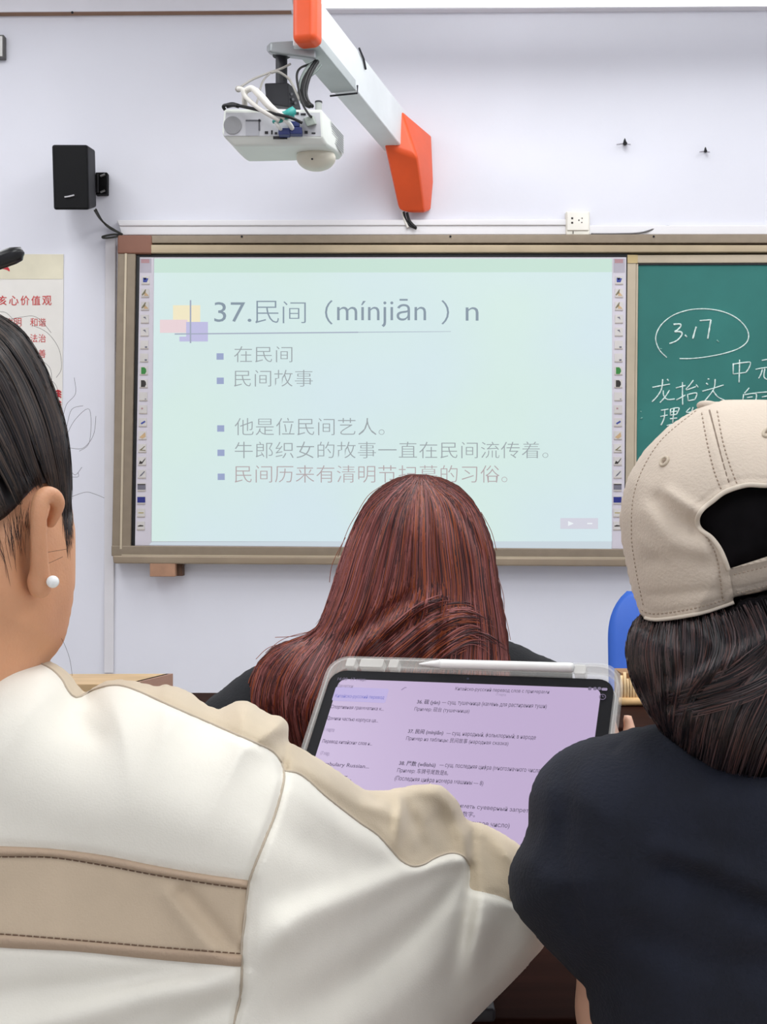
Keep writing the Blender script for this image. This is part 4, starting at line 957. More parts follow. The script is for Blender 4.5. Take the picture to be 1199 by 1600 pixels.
for p in face_prims(C+np.array([0, .0, -.02]), 1.0)[1:]: vb.V = smax(vb.V, prim(X, Y, Z, p).astype(np.float32), .012)
v, q = vb.mesh(7)
person1 = skin('person', v, q, skin_m)
tag(person1, 'woman with pearl earring and tied back dark hair in a cream fleece jacket', 'person')
cx1 = -.275
sh = {}
bp = lower_body(cx1, .70, .44)
bp += [('c', (cx1, .775, .58), (cx1, .765, .86), .085, .095), ('e', (cx1, .755, .93), (.145, .070, .10)), ('c', (cx1, .745, .95), (cx1, .745, 1.03), .055, .05),
       ('c', (-.42, .755, .955), (-.12, .755, .955), .050, .050)]
elb = (.060, .905, .868); wrist = (-.10, 1.01, .785)
bp += [('c', (-.105, .76, .945), elb, .038, .026), ('c', elb, wrist, .027, .022)]
bp += hand_prims(wrist, (-.75, .55, -.12), (.5, .8, 0), (0, 0, -1), .95, .2)
elL = (-.56, .86, .86); wrL = (-.40, 1.03, .80)
bp += [('c', (-.445, .76, .945), elL, .042, .034), ('c', elL, wrL, .033, .024)]
bp += hand_prims(wrL, (.75, .5, -.12), (-.5, .8, 0), (0, 0, -1), .95, .2)
v, q = body_mesh(bp, .006, .02); join_into(person1, v, q)
# separate finer ear surface grown together with the head
ev, eq = body_mesh(ear, .0011, .003); join_into(person1, ev, eq)
set_origin(person1, (cx1, .74, .44))

# pearl earring
b = MB(); pe = P(82.5, 909, w0-.0175); b.ell(pe, (.0036, .0036, .0036), nu=28, nv=18); pearl = b.build('earring', mat('pearl', (236, 238, 236), .12, var=.03, vscale=300, sheen=.2), person1, smooth=True)
b = MB(); b.tube([pe+Vector((-.0025, 0, 0)), P(66, 912, w0-.010)], .0006, 8); b.build('pin', mat('pin_silver', (190, 190, 195), .2, 1), pearl)

# hair
hairR = [(30, 512), (62, 556), (82, 600), (100, 655), (109, 700), (111, 750), (111, 786), (105, 800), (99, 778), (88, 764), (72, 756), (56, 760), (40, 776), (22, 796), (0, 814), (-30, 826), (-60, 834)]
hlL = mx(hairR)
hpoly = [(-83, 462), (-30, 478)]+hairR+[(-83, 838)]+hlL+[(-136, 478)]
vh = Vol(-310, 150, 440, 860, .61, .80, 4, .004)
def h1bump(PX, PY):
    s_ = np.zeros_like(PX)
    for g, a in (([(-40, 500), (20, 560), (70, 660), (92, 750)], -.004), ([(-70, 540), (0, 640), (40, 740)], -.005), ([(-60, 505), (10, 600), (58, 700), (75, 760)], .004), ([(-110, 560), (-50, 680), (0, 790)], .005), ([(-100, 530), (-30, 650), (20, 770)], -.004), ([(-20, 500), (40, 570), (85, 660), (104, 740)], .003)):
        s_ += stroke(PX, PY, g, 11, a)
    return s_
ho = [(-83, 462), (-30, 478), (30, 512), (62, 556), (82, 600), (100, 655), (109, 700), (112, 750), (115, 800), (119, 840), (119, 880), (112, 960), (100, 1010)]
vh.inflate(ho+mx(ho[1:]), cL, .085, .1005, .06, h1bump(vh.PX, vh.PY))
hsd = sd_poly(vh.PX, vh.PY, spline(hpoly, 6, True))*cL/F
vh.V = np.minimum(vh.V, (hsd[..., None]+0*vh.w[None, None, :]).astype(np.float32))
vh.wf = np.where(hsd > -.004, vh.wf+.006*sstep(.004, -.002, hsd), 99)
vh.V = np.minimum(vh.V, (cL+.035-vh.w)[None, None, :].astype(np.float32))
v, q = vh.mesh(2)
hm = hair_mats('hair_black', [(24, 20, 22), (36, 30, 30), (52, 42, 40), (18, 16, 18), (74, 60, 52)], .38)
hair1 = skin('hair', v, q, mat('hair_base_black', (22, 18, 20), .5, var=.2, vscale=60), person1)
G1 = [[(-30, 476), (28, 510), (62, 556), (84, 606), (103, 668), (110, 740), (110, 796)], [(-42, 486), (10, 530), (48, 590), (76, 660), (94, 735), (99, 780), (101, 822)], [(-60, 505), (0, 565), (38, 640), (62, 710), (80, 764)],
      [(-80, 525), (-25, 595), (15, 670), (40, 730), (54, 764)], [(-100, 545), (-55, 620), (-15, 700), (15, 760), (28, 792)], [(-125, 560), (-90, 640), (-55, 720), (-20, 780), (-4, 816)], [(-150, 580), (-130, 660), (-100, 740), (-75, 832)]]
fh = lambda x, y: np.nan_to_num(vh.front(x, y), nan=np.nan)
def fh_safe(x, y):
    d = vh.front(x, y); e = vb.front(x, y)-.001
    return np.where(np.isnan(d), e, d)
strands('strands', G1, 2600, fh_safe, hm, hair1, r=.00042, lift=.0012, m=18, jit=2.0, clumps=34, clump_amp=.006, t_lo=(0, .45), t_hi=(.7, 1))
G1m = [[(-166-x, y) for x, y in g] for g in G1]
strands('strands', G1m, 1800, fh_safe, hm, hair1, r=.00042, lift=.0012, m=18, jit=2.0, clumps=34, clump_amp=.006, t_lo=(0, .45), t_hi=(.7, 1))
strands('strands', [G1[-1], [(-155, 575), (-140, 660), (-120, 740), (-95, 834)], G1m[-1]], 500, fh_safe, hm, hair1, r=.00042, lift=.0012, m=18, jit=2.0, clumps=14, clump_amp=.005, t_lo=(0, .4), t_hi=(.7, 1))
# nape fuzz and fly-aways
fl = MB()
def fly(pts, d, r=.00011):
    qq = spline([(x, y, d+.0*i) for i, (x, y) in enumerate(pts)], 6); fl.tube([P(*a) for a in qq], r, 4, cap=False)
for pts in ([(0, 487), (10, 489), (22, 500), (34, 508)], [(10, 500), (30, 496), (52, 494), (66, 503), (80, 520)], [(50, 508), (74, 520), (92, 545), (96, 575), (88, 590)], [(60, 560), (78, 575), (80, 600), (70, 615), (76, 640)], [(66, 585), (86, 600), (90, 620), (80, 660)],
            [(98, 655), (104, 632), (118, 615), (116, 590)], [(104, 680), (118, 655), (140, 640), (140, 690), (124, 705)], [(104, 668), (112, 640), (130, 634)], [(110, 735), (118, 742), (128, 730)], [(108, 745), (122, 745), (122, 738)], [(112, 776), (134, 769), (148, 772), (163, 778)], [(110, 700), (130, 700), (146, 680), (150, 650)],
            [(88, 985), (100, 1005), (109, 1030), (113, 1056)], [(34, 862), (56, 866), (80, 862), (104, 858)], [(40, 885), (70, 882), (98, 870)], [(108, 800), (113, 830), (111, 860)], [(96, 800), (104, 835), (110, 862)]): fly(pts, cL-.02 if min(p[0] for p in pts) > 60 else cL-.07)
fl.build('flyaway_strands', hm[2], hair1, smooth=True)
def neck(x, y): return vb.front(x, y)
Gn = [[(-40, 830), (-10, 870), (10, 920), (25, 960)], [(-5, 815), (5, 850), (14, 900), (30, 950)], [(22, 797), (22, 830), (26, 870), (34, 915)], [(36, 782), (34, 810), (36, 850), (40, 900)], [(52, 765), (45, 785), (40, 820), (40, 850)]]
strands('nape_hair', Gn, 50, neck, hm[1:4], hair1, r=.00010, lift=.0003, m=10, jit=7, clumps=30, clump_amp=.0005, t_lo=(0, .3), t_hi=(.3, .7), clump_pull=.2)
strands('sideburn', [[(94, 768), (99, 800), (103, 850), (106, 880)], [(104, 768), (108, 805), (109, 850), (110, 870)], [(112, 760), (114, 800), (113, 840)]], 160, neck, hm[1:4], hair1, r=.00011, lift=.0004, m=10, jit=2.5, clumps=20, clump_amp=.0005, t_lo=(0, .2), t_hi=(.4, 1))
# bun with hair stick, just outside the picture
b = MB(); bc = P(-215, 500, .655); b.ell(bc, (.045, .032, .04), nu=28, nv=18); b.build('bun', mat('hair_base_black', (22, 18, 20), .5), hair1, smooth=True)
b = MB(); b.tube([P(-380, 560, .60), P(-120, 450, .60), P(-60, 430, .60), P(-2, 407, .60), P(20, 399.5, .60), P(33, 396.5, .60), P(36.5, 398, .60)], [.003, .0036, .0042, .0047, .0046, .0036, .0014], 12)
b.build('hair_stick', mat('stick_black', (20, 20, 22), .3), hair1, smooth=True)

# jacket
jac_top = [(-20, 1020), (10, 1018), (52, 1026), (80, 1034), (106, 1052), (122, 1072), (134, 1083), (148, 1074), (168, 1064), (200, 1063), (240, 1072), (264, 1071), (296, 1082), (320, 1100), (340, 1108), (356, 1103), (372, 1096), (392, 1098), (420, 1116), (440, 1121), (450, 1134), (449, 1158),
           (458, 1163), (485, 1178), (525, 1203), (560, 1228), (575, 1235), (600, 1235), (625, 1231), (660, 1225), (685, 1226), (704, 1238), (719, 1258), (729, 1280), (758, 1288), (785, 1302), (815, 1322), (848, 1350), (874, 1390), (878, 1430), (848, 1482), (800, 1535), (740, 1596), (690, 1660), (600, 1760), (480, 1850), (380, 1910)]
jl = [(x, y) for x, y in [(-166+20, 1020), (-260, 1052), (-380, 1080), (-500, 1120), (-600, 1180), (-660, 1290), (-690, 1450), (-700, 1650), (-640, 1800), (-560, 1900)]]
jac = spline(jac_top, 5).tolist()+[(360, 2300), (-520, 2300)]+spline(jl[::-1], 5).tolist()+[(-83, 1008)]
vj = Vol(-790, 900, 995, 1960, .60, .97, 4.5, .0045)
PX, PY = vj.PX, vj.PY
cj = .74+.165*sstep(400, 790, PX); Tj = .105-.056*sstep(430, 740, PX)
arm = spline([(440, 1192), (444, 1210), (441, 1232), (430, 1272), (415, 1310), (396, 1358), (388, 1385), (383, 1430), (378, 1480), (378, 1520), (375, 1560), (366, 1600), (355, 1700), (340, 2000)], 6)
sh_l = spline([(-500, 1150), (-300, 1075), (-160, 1030), (-60, 1014), (0, 1023), (40, 1029), (76, 1043), (96, 1061), (106, 1079), (120, 1090), (144, 1079), (176, 1071), (208, 1077), (280, 1109), (340, 1135), (400, 1161), (426, 1174), (441, 1193)], 6)
sl_l = spline([(444, 1205), (465, 1208), (485, 1222), (510, 1245), (560, 1284), (588, 1303), (610, 1326), (626, 1344), (643, 1353), (661, 1351), (681, 1340), (704, 1333), (723, 1337), (733, 1350), (735, 1370), (735, 1388), (756, 1394), (780, 1400), (800, 1409), (840, 1425), (880, 1436)], 6)
tsh = sd_poly(PX, PY, np.concatenate([sh_l, [[441, 1205]], [[470, 1150], [470, 900], [-600, 900]]]))
tsl = sd_poly(PX, PY, np.concatenate([[[441, 1193]], sl_l, [[960, 1430], [960, 900], [441, 900]]]))
slv = sd_poly(PX, PY, np.concatenate([arm, [[1000, 2000], [1000, 900], [452, 900], [446, 1120], [450, 1160]]]))
stripe_t = spline([(-500, 1360), (-250, 1328), (-100, 1320), (0, 1322), (80, 1326), (160, 1336), (240, 1352), (320, 1366), (400, 1377)], 6)
stripe_b = spline([(-500, 1500), (-250, 1478), (-100, 1474), (0, 1480), (120, 1487), (240, 1499), (390, 1511)], 6)
sstr = sd_poly(PX, PY, np.concatenate([stripe_t, stripe_b[::-1]]))
S = lambda pts, w, a: stroke(PX, PY, pts, w, a)
bump = .0055*sstep(-3, 14, -tsh)*(PX < 460)+0*PX
inslv = sstep(-8, 8, slv)
bump = bump*(1-inslv)+inslv*(.005*sstep(-3, 12, -tsl))
bump = bump-.0045*np.exp(-(d_line(PX, PY, arm)/6)**2)-.003*np.exp(-(d_line(PX, PY, sh_l)/5)**2)-.003*np.exp(-(d_line(PX, PY, sl_l)/5)**2)
# seams of the stripe
bump += -.0015*np.exp(-(sstr/6)**2)
# soft folds of the back
bump += S([(-100, 1640), (120, 1590), (260, 1550), (350, 1540)], 26, .006)+S([(-60, 1560), (120, 1540), (300, 1518)], 20, -.003)+S([(180, 1680), (300, 1600), (360, 1560)], 24, -.005)
bump += S([(290, 1395), (330, 1440), (365, 1480)], 14, -.0035)+S([(262, 1400), (300, 1450), (330, 1486)], 14, .0025)+S([(110, 1100), (120, 1120), (150, 1150)], 18, -.004)+S([(60, 1110), (160, 1250), (300, 1300)], 70, .003)
# tan shoulder ruffles
bump += S([(340, 1108), (330, 1130)], 12, -.005)+S([(390, 1108), (420, 1150)], 18, .003)+S([(270, 1082), (300, 1110)], 14, .002)+S([(450, 1165), (446, 1200)], 6, -.007)
# sleeve: the large diagonal ridge with its valleys, elbow crease
ST = lambda pts, w, a: stroke_t(PX, PY, pts, w, a)
bump += ST([(385, 1500), (470, 1440), (560, 1398), (640, 1364), (700, 1346), (726, 1344)], [40, 34, 28, 22, 16, 12], [.004, .015, .018, .015, .010, .006])
bump += ST([(430, 1600), (520, 1548), (600, 1492), (660, 1440), (705, 1390), (727, 1358)], [40, 34, 28, 24, 18, 10], [-.004, -.012, -.016, -.014, -.010, -.004])
bump += ST([(425, 1270), (480, 1318), (545, 1345)], [30, 28, 22], [-.002, -.006, -.003])+ST([(460, 1235), (520, 1280), (590, 1330)], [14, 16, 14], [.002, .004, .002])
bump += ST([(500, 1650), (620, 1565), (690, 1490), (716, 1430)], [34, 30, 24, 16], [.004, .008, .006, .002])
bump += ST([(735, 1352), (732, 1400), (724, 1450), (712, 1510), (690, 1570)], [9, 12, 14, 18, 24], [-.004, -.009, -.009, -.005, 0])
bump += ST([(756, 1396), (752, 1440), (740, 1490), (722, 1540)], [12, 17, 18, 20], [.004, .012, .010, .0])+ST([(805, 1415), (780, 1470), (740, 1530)], [16, 22, 24], [-.002, -.005, 0])
# tan sleeve folds
bump += ST([(462, 1182), (520, 1216), (565, 1248), (600, 1268), (618, 1275)], [10, 16, 17, 15, 10], [.002, .008, .011, .010, .004])+ST([(470, 1212), (530, 1255), (590, 1304)], [10, 12, 10], [-.002, -.004, -.002])
bump += ST([(574, 1238), (588, 1245), (602, 1243)], [6, 8, 6], [-.004, -.014, -.006])
bump += ST([(618, 1236), (626, 1260), (623, 1290), (620, 1320)], [6, 8, 9, 8], [.003, .009, .009, .002])+ST([(633, 1255), (648, 1285), (660, 1318)], [8, 11, 10], [-.003, -.008, -.003])
bump += ST([(660, 1250), (684, 1276), (700, 1310)], [18, 26, 18], [-.005, -.011, -.004])+ST([(645, 1232), (690, 1234), (712, 1268), (724, 1310), (733, 1345)], [10, 12, 13, 12, 10], [.002, .008, .010, .008, .004])
bump += ST([(741, 1290), (738, 1330), (738, 1385)], [6, 9, 8], [-.004, -.009, -.005])+ST([(766, 1296), (790, 1332), (815, 1372)], [8, 9, 8], [.002, .005, .002])+ST([(755, 1315), (775, 1360), (790, 1390)], [10, 12, 10], [-.002, -.005, -.002])
vj.inflate(jac, cj, .085, Tj, .10-.05*sstep(430, 740, PX), bump, raw=True)
# keep the neck opening free: the jacket's upper end is hollowed around the neck
X, Y, Z = vj.grid()
for p in [('c', elb, (wrist[0]+.03, wrist[1]-.03, wrist[2]+.01), .050, .044), ('c', (-.445, .77, .94), elL, .066, .056), ('c', elL, (wrL[0]-.03, wrL[1]-.03, wrL[2]+.01), .055, .046)]: vj.V = smax(vj.V, prim(X, Y, Z, p).astype(np.float32), .012)
vj.V = np.minimum(vj.V, -prim(X, Y, Z, ('c', (hc.x, .752, 1.03), (hc.x, .752, 1.30), .064, .085)).astype(np.float32)) if False else vj.V
v, q = vj.mesh(2); t = tri(q)
def fld(v, arr, V=vj):
    i = np.clip((v[:, 0]-V.x[0])/V.step, 0, len(V.x)-1.001); j = np.clip((v[:, 1]-V.y[0])/V.step, 0, len(V.y)-1.001); a, b_ = i.astype(int), j.astype(int); fi, fj = i-a, j-b_
    return (arr[a, b_]*(1-fi)+arr[a+1, b_]*fi)*(1-fj)+(arr[a, b_+1]*(1-fi)+arr[a+1, b_+1]*fi)*fj
(sv, sf), (bv, bf_) = clip(v, t, fld(v, slv))
(tv_, tf), (sv, sf) = clip(sv, sf, fld(sv, tsl))
(yv, yf), (bv, bf_) = clip(bv, bf_, fld(bv, tsh))
(rv, rf), (bv, bf_) = clip(bv, bf_, fld(bv, sstr))
(uv, uf), (lv, lf_) = clip(bv, bf_, 1400-bv[:, 1])
wv = to_world(v); a_t, b_t, c_t = wv[t[:, 0]], wv[t[:, 1]], wv[t[:, 2]]
FL = np.einsum('ij,ij->i', a_t-wv.mean(0), np.cross(b_t-wv.mean(0), c_t-wv.mean(0))).sum() < 0
jacket = skin('jacket', uv, uf, cream, person1, flip=FL); jacket['label'] = 'cream fleece upper back panel of the jacket'
for nm, vv, ff, m, lb in (('lower_back_panel', lv, lf_, cream, None), ('sleeve', sv, sf, cream, None), ('shoulder_panel', yv, yf, tan_m, 'tan fleece shoulder panel'), ('sleeve_panel', tv_, tf, tan_m, 'tan fleece sleeve top'), ('back_stripe', rv, rf, tan_d, 'tan stripe across the back')):
    if len(ff):
        o = skin(nm, vv, ff, m, jacket, flip=FL)
        if lb: o['label'] = lb
def on(V, pts, off, n=60):
    qq = resample(spline(pts, 6) if len(pts) < 40 else pts, n); d = V.front(qq[:, 0], qq[:, 1]); ok = ~np.isnan(d)
    return [P(x, y, w_-off) for (x, y), w_ in zip(qq[ok], d[ok])]
def band(V, line_a, line_b, h, name, m, parent, n=80, k=7, flip=False):
    """raised rounded strip between two lines on the surface"""
    A, B = resample(line_a, n), resample(line_b, n); vs = []; 
    for i in range(n):
        for j in range(k):
            u = j/(k-1); x, y = A[i]*(1-u)+B[i]*u; w_ = float(V.front(x, y)); vs.append(P(x, y, w_-h*math.sqrt(max(0, 1-(2*u-1)**2))-.0002))
    ok = ~np.isnan(np.array(vs)[:, 1]).reshape(n, k).any(1)
    fs = [(i*k+j, i*k+j+1, (i+1)*k+j+1, (i+1)*k+j) for i in range(n-1) if ok[i] and ok[i+1] for j in range(k-1)]
    return obj(name, np.nan_to_num(np.array(vs)), fs, m, parent, smooth=True)
seam_m = mat('seam_shade', (184, 171, 153), .9)  # darker than the fleece: shade of the seam grooves put into colour
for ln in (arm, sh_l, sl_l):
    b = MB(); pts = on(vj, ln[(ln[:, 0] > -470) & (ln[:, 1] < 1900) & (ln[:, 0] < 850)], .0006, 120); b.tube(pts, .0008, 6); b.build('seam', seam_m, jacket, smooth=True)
pt_a = spline([(-440, 1350), (-100, 1321), (0, 1322), (80, 1326), (160, 1336), (240, 1352), (320, 1366), (387, 1375)], 6); pt_b = spline([(-440, 1366), (-100, 1337), (0, 1338), (80, 1339), (160, 1351), (240, 1366), (320, 1379), (386, 1388)], 6)
pb_a = spline([(-440, 1480), (-100, 1456), (0, 1460), (160, 1473), (240, 1480), (378, 1491)], 6); pb_b = spline([(-440, 1497), (-100, 1474), (0, 1481), (120, 1487), (240, 1499), (377, 1511)], 6)
band(vj, pt_a, pt_b, .0026, 'piping', pip_m, jacket); band(vj, pb_a, pb_b, .0026, 'piping', pip_m, jacket)
for ln in (pt_b, pb_a):
    b = MB(); pts = on(vj, ln+np.array([0, 1.0 if ln is pt_b else -1.0]), .0005, 300)
    for i in range(0, len(pts)-1, 1):
        if i % 4 != 3: b.tube([pts[i], pts[i+1]], .00034, 5)
    b.build('stitching', thread, jacket, smooth=True)

# ------------------------------------------------------------------ woman with red hair (middle)
cR = 1.5
red_out = [(650, 742), (690, 747), (725, 766), (752, 803), (770, 850), (777, 890), (784, 935), (793, 990), (797, 1032), (806, 1100), (800, 1220), (700, 1290), (560, 1290), (470, 1200), (405, 1150), (384, 1106), (390, 1062), (407, 1030), (432, 1008), (464, 998), (485, 993), (500, 968), (515, 930), (528, 885), (540, 852), (552, 826), (572, 785), (602, 756), (628, 745)]
vr = Vol(360, 830, 720, 1310, 1.32, 1.64, 4, .005)
PX, PY = vr.PX, vr.PY
S = lambda pts, w, a: stroke(PX, PY, pts, w, a)
rb = np.zeros_like(PX)
for x_ in range(530, 790, 17): rb += S([(655+(x_-655)*.35, 770), (655+(x_-655)*.8, 850), (x_, 960), (x_+4*math.sin(x_), 1060)], 6, .005*math.sin(x_*1.7))
rb += S([(485, 1000), (455, 1040), (435, 1120)], 12, -.008)+S([(470, 1005), (430, 1040), (410, 1110)], 16, .010)+S([(500, 1010), (490, 1050), (480, 1120)], 14, .008)
rb += S([(545, 1030), (600, 985), (650, 950), (690, 935)], 10, .010)+S([(540, 1000), (600, 960), (640, 935)], 9, -.010)+S([(610, 1030), (670, 980), (740, 960)], 10, .007)+S([(600, 1000), (660, 965)], 7, -.007)
vr.inflate(red_out, cR+.03*sstep(480, 400, PX)-.01, .09, .105, .085, rb)
cut = np.where(PY < 1010, .04, .0)[..., None]
vr.V = np.minimum(vr.V, (cR+.03+cut*0-vr.w[None, None, :]).astype(np.float32))
headC = (P(655, 860, cR).x, cR+.012, P(655, 862, cR).z-.014)
pr = face_prims(headC, .93); cx2 = P(640, 1100, cR).x-.015
pr += [('c', (headC[0], cR, headC[2]-.07), (headC[0]-.005, cR, .96), .05, .052), ('c', (-.17, cR+.01, .885), (.165, cR+.015, .905), .046, .040), ('e', (cx2, cR+.01, .83), (.15, .085, .13)), ('c', (cx2, cR, .80), (cx2, 1.47, .56), .12, .12)]
pr += lower_body(cx2, 1.45, .44)
eL2 = (-.24, 1.66, .78); wL2 = (-.10, 1.80, .84); eR2 = (.26, 1.66, .80); wR2 = (.12, 1.80, .84)
for a_s, e_, w_, sd2 in (((-.19, cR+.01, .875), eL2, wL2, 1), ((.190, cR+.02, .895), eR2, wR2, -1)):
    pr += [('c', a_s, e_, .046, .036), ('c', e_, w_, .034, .025)]; pr += hand_prims(w_, (sd2*.5, .6, .25), (sd2*.3, -.1, .9), (sd2*.7, -.5, 0), .95, .5)
v, q = body_mesh(pr, .0065, .02)
person2 = skin('person', v, q, skin_p, frust=False); tag(person2, 'woman with long loose red hair in a black top, seen from behind', 'person')
set_origin(person2, (cx2, cR, .44))
v, q = vr.mesh(2)
rm = hair_mats('hair_red', [(104, 50, 46), (130, 66, 60), (76, 36, 36), (160, 96, 92), (150, 74, 42), (58, 28, 30)], .42)
hair2 = skin('hair', v, q, mat('hair_base_red', (74, 36, 30), .85, spec=.1, var=.3, vscale=80, stretch=(3, 3, .6)), person2); hair2['label'] = 'long loose auburn red hair'
top = (655, 746)
GR = [[(640, 748), (572, 788), (541, 850), (515, 930), (490, 985), (436, 1007), (400, 1034), (386, 1072), (386, 1115), (430, 1180)], [(642, 747), (585, 790), (555, 850), (530, 930), (505, 985), (465, 1030), (440, 1090), (450, 1180)],
      [(645, 747), (600, 790), (572, 860), (548, 940), (520, 1000), (490, 1060), (470, 1120), (500, 1220)], [(650, 746), (620, 790), (600, 860), (580, 940), (555, 1000), (530, 1060), (520, 1150), (530, 1240)],
      [(655, 746), (642, 790), (635, 860), (625, 930), (600, 980), (560, 1030), (545, 1120), (560, 1250)], [(660, 746), (664, 790), (664, 860), (665, 930), (650, 985), (615, 1040), (600, 1120), (610, 1250)],
      [(664, 747), (686, 790), (694, 860), (700, 930), (690, 990), (670, 1050), (660, 1120), (660, 1250)], [(668, 747), (708, 790), (722, 860), (730, 930), (732, 990), (728, 1050), (720, 1120), (710, 1250)],
      [(672, 748), (724, 785), (748, 850), (757, 920), (766, 985), (770, 1050), (765, 1120), (750, 1250)], [(680, 750), (735, 790), (762, 850), (772, 920), (784, 985), (790, 1040), (790, 1110), (780, 1230)]]
strands('strands', GR, 9500, vr.front, rm, hair2, r=.0006, lift=.002, m=20, jit=3.0, clumps=60, clump_amp=.008, t_lo=(0, .55), t_hi=(.45, 1.0), fray=3)
GF = [[(560, 1040), (600, 1000), (650, 955), (700, 940), (735, 950)], [(590, 1045), (640, 1000), (690, 965), (740, 960), (775, 980)], [(640, 1050), (690, 1005), (735, 985), (780, 1010)], [(700, 1050), (740, 1015), (780, 1020), (793, 1040)]]
strands('strands', GF, 900, vr.front, rm, hair2, r=.0006, lift=.004, m=16, jit=5, clumps=24, clump_amp=.010, t_lo=(0, .4), t_hi=(.5, 1), fray=6)
fl = MB()
for pts in ([(500, 985), (470, 990), (440, 1000), (415, 1020)], [(505, 975), (470, 992), (430, 996)], [(540, 840), (520, 880), (515, 910)], [(560, 800), (545, 825), (528, 870)], [(752, 800), (768, 830), (776, 860)], [(775, 890), (787, 930), (788, 960)], [(600, 757), (575, 775), (556, 806)], [(780, 930), (792, 970), (798, 1000)], [(485, 995), (450, 1004), (420, 1012), (400, 1030)]): fly(pts, cR, .0004)
fl.build('flyaway_strands', rm[4], hair2, smooth=True)
# black top
vt = Vol(290, 900, 990, 1400, 1.36, 1.68, 5, .006)
tpoly = [(560, 1010), (640, 1000), (760, 1000), (800, 1004), (835, 1020), (862, 1038), (900, 1080), (925, 1160), (935, 1300), (930, 1500), (300, 1500), (290, 1300), (300, 1180), (318, 1108), (345, 1082), (372, 1058), (400, 1040), (440, 1024), (500, 1012)]
vt.inflate(tpoly, cR+.035, .08, .075, .09)
X, Y, Z = vt.grid()
for p in (('c', (-.19, cR+.02, .875), eL2, .062, .05), ('c', eL2, wL2, .048, .036), ('c', (.205, cR+.02, .915), eR2, .062, .05), ('c', eR2, wR2, .048, .036)): vt.V = smax(vt.V, prim(X, Y, Z, p).astype(np.float32), .015)
v, q = vt.mesh(2); o = skin('top', v, q, mat('top_black', (18, 19, 23), .9, var=.1, bump=.4, bscale=300), person2); o['label'] = 'black top'

# ------------------------------------------------------------------ person in the beige cap (right)
cC = .80
q0 = np.array([1108., 635.]); ax_ = np.array([.307, .952]); ax_ /= np.linalg.norm(ax_); nx_ = np.array([ax_[1], -ax_[0]])
def mir(pts): return [tuple(q0+ax_*((np.array(p)-q0)@ax_)-nx_*((np.array(p)-q0)@nx_)) for p in pts]
capL = [(1093, 637), (1066, 653), (1039, 672), (1012, 699), (993, 727), (981, 750), (973, 781), (970, 812), (973, 847), (981, 889), (989, 924), (997, 951)]
ext = [(1010, 1000), (1030, 1060)]
cap_o = capL[::1]+ext+mir(ext)[::-1]+mir(capL)[::-1]+[(1108, 631)]
vc = Vol(945, 1420, 605, 1010, .68, .93, 3.2, .0022)
PX, PY = vc.PX, vc.PY
S = lambda pts, w, a: stroke(PX, PY, pts, w, a)
opL = [(1149, 764), (1131, 771.5), (1116, 783), (1099, 797), (1091.5, 812), (1096, 827), (1112, 839), (1124, 854), (1132, 870), (1139, 889)]
opn = spline(opL, 6).tolist()+spline(mir(opL)[::-1], 6).tolist()
rimL = [(994, 944), (1000, 958), (1009, 967), (1027, 970), (1066, 965), (1105, 957), (1147, 943)]
strB = [(1147, 934), (1175, 928), (1199, 923), (1230, 912), (1280, 893)]
keep = [(900, 600), (900, 940)]+spline(rimL, 5).tolist()+[(1146, 932)]+[tuple(x) for x in spline([(1146, 933.5), (1199, 922), (1262, 896)], 6)]+spline(mir(rimL)[::-1], 5).tolist()+[(1500, 800), (1500, 500)]
sopn = sd_poly(PX, PY, opn); skeep = sd_poly(PX, PY, keep)
cb_ = S([(1109, 641), (1117, 672), (1128, 715), (1141, 759)], 3.5, -.0018)+S([(1098, 650), (1106, 690), (1118, 735), (1128, 766)], 3, -.0009)+S([(1122, 646), (1130, 690), (1142, 730), (1156, 760)], 3, -.0009)
cb_ += S([(1030, 782), (1040, 796), (1062, 815), (1085, 826)], 15, -.006)+S([(1010, 800), (1050, 850), (1095, 862)], 20, .004)+S([(1010, 880), (1060, 868), (1105, 880)], 14, -.002)+S([(1000, 845), (1040, 870)], 12, .002)
cb_ += S([(1090, 640), (1030, 690), (990, 760), (982, 830), (990, 890), (1003, 950)], 3, -.0012)+S([(1045, 770), (1075, 790), (1092, 800)], 10, .004)+S([(1110, 845), (1120, 890), (1125, 935)], 6, -.0015)
cb_ += -.0012*np.exp(-((skeep-13)/2.5)**2)-.0009*np.exp(-((sopn+12)/2.5)**2)+S([(1000, 930), (1060, 928), (1120, 920)], 8, -.0015)
vc.inflate(cap_o, cC, .098, .104, .10, cb_, n=5)
outer = vc.V.copy()
D = vc.w[None, None, :]-cC
hf2, hb2, sd2 = vc.hf-.0042, vc.hf*.96-.0042, vc.sd-.0042
inner = np.where(sd2[..., None] > 0, np.where(D < 0, hf2[..., None]+D, hb2[..., None]-D), sd2[..., None]-np.abs(D))
shell = outer
front_side = (D < .02)
sc_px = cC/F
shell = np.where(front_side, np.minimum(shell, -sopn[..., None]*sc_px), shell)
shell = np.minimum(shell, skeep[..., None]*sc_px).astype(np.float32)
vc.V = shell; capv, capq = vc.mesh(1); capt = tri(capq)
cap_m = mat('cap_cotton', (197, 183, 167), .85, var=.035, vscale=14, bump=.3, bscale=500)
cap_d = mat('cap_stitch', (162, 145, 128), .85); cap_l = mat('cap_binding', (204, 192, 176), .8, var=.03)
headC3 = np.array([P(1168, 850, cC).x, cC+.005, P(1168, 850, cC).z])
pr = face_prims(headC3+np.array([0, .008, .0]), .93); cx3 = .25
pr += [('c', headC3+np.array([0, 0, -.06]), (cx3-.005, .825, 1.0), .042, .044), ('c', (.165, .83, .95), (.36, .83, .95), .040, .040), ('e', (cx3+.01, .825, .90), (.115, .05, .10)), ('c', (cx3+.01, .83, .86), (cx3+.01, .79, .58), .075, .085)]
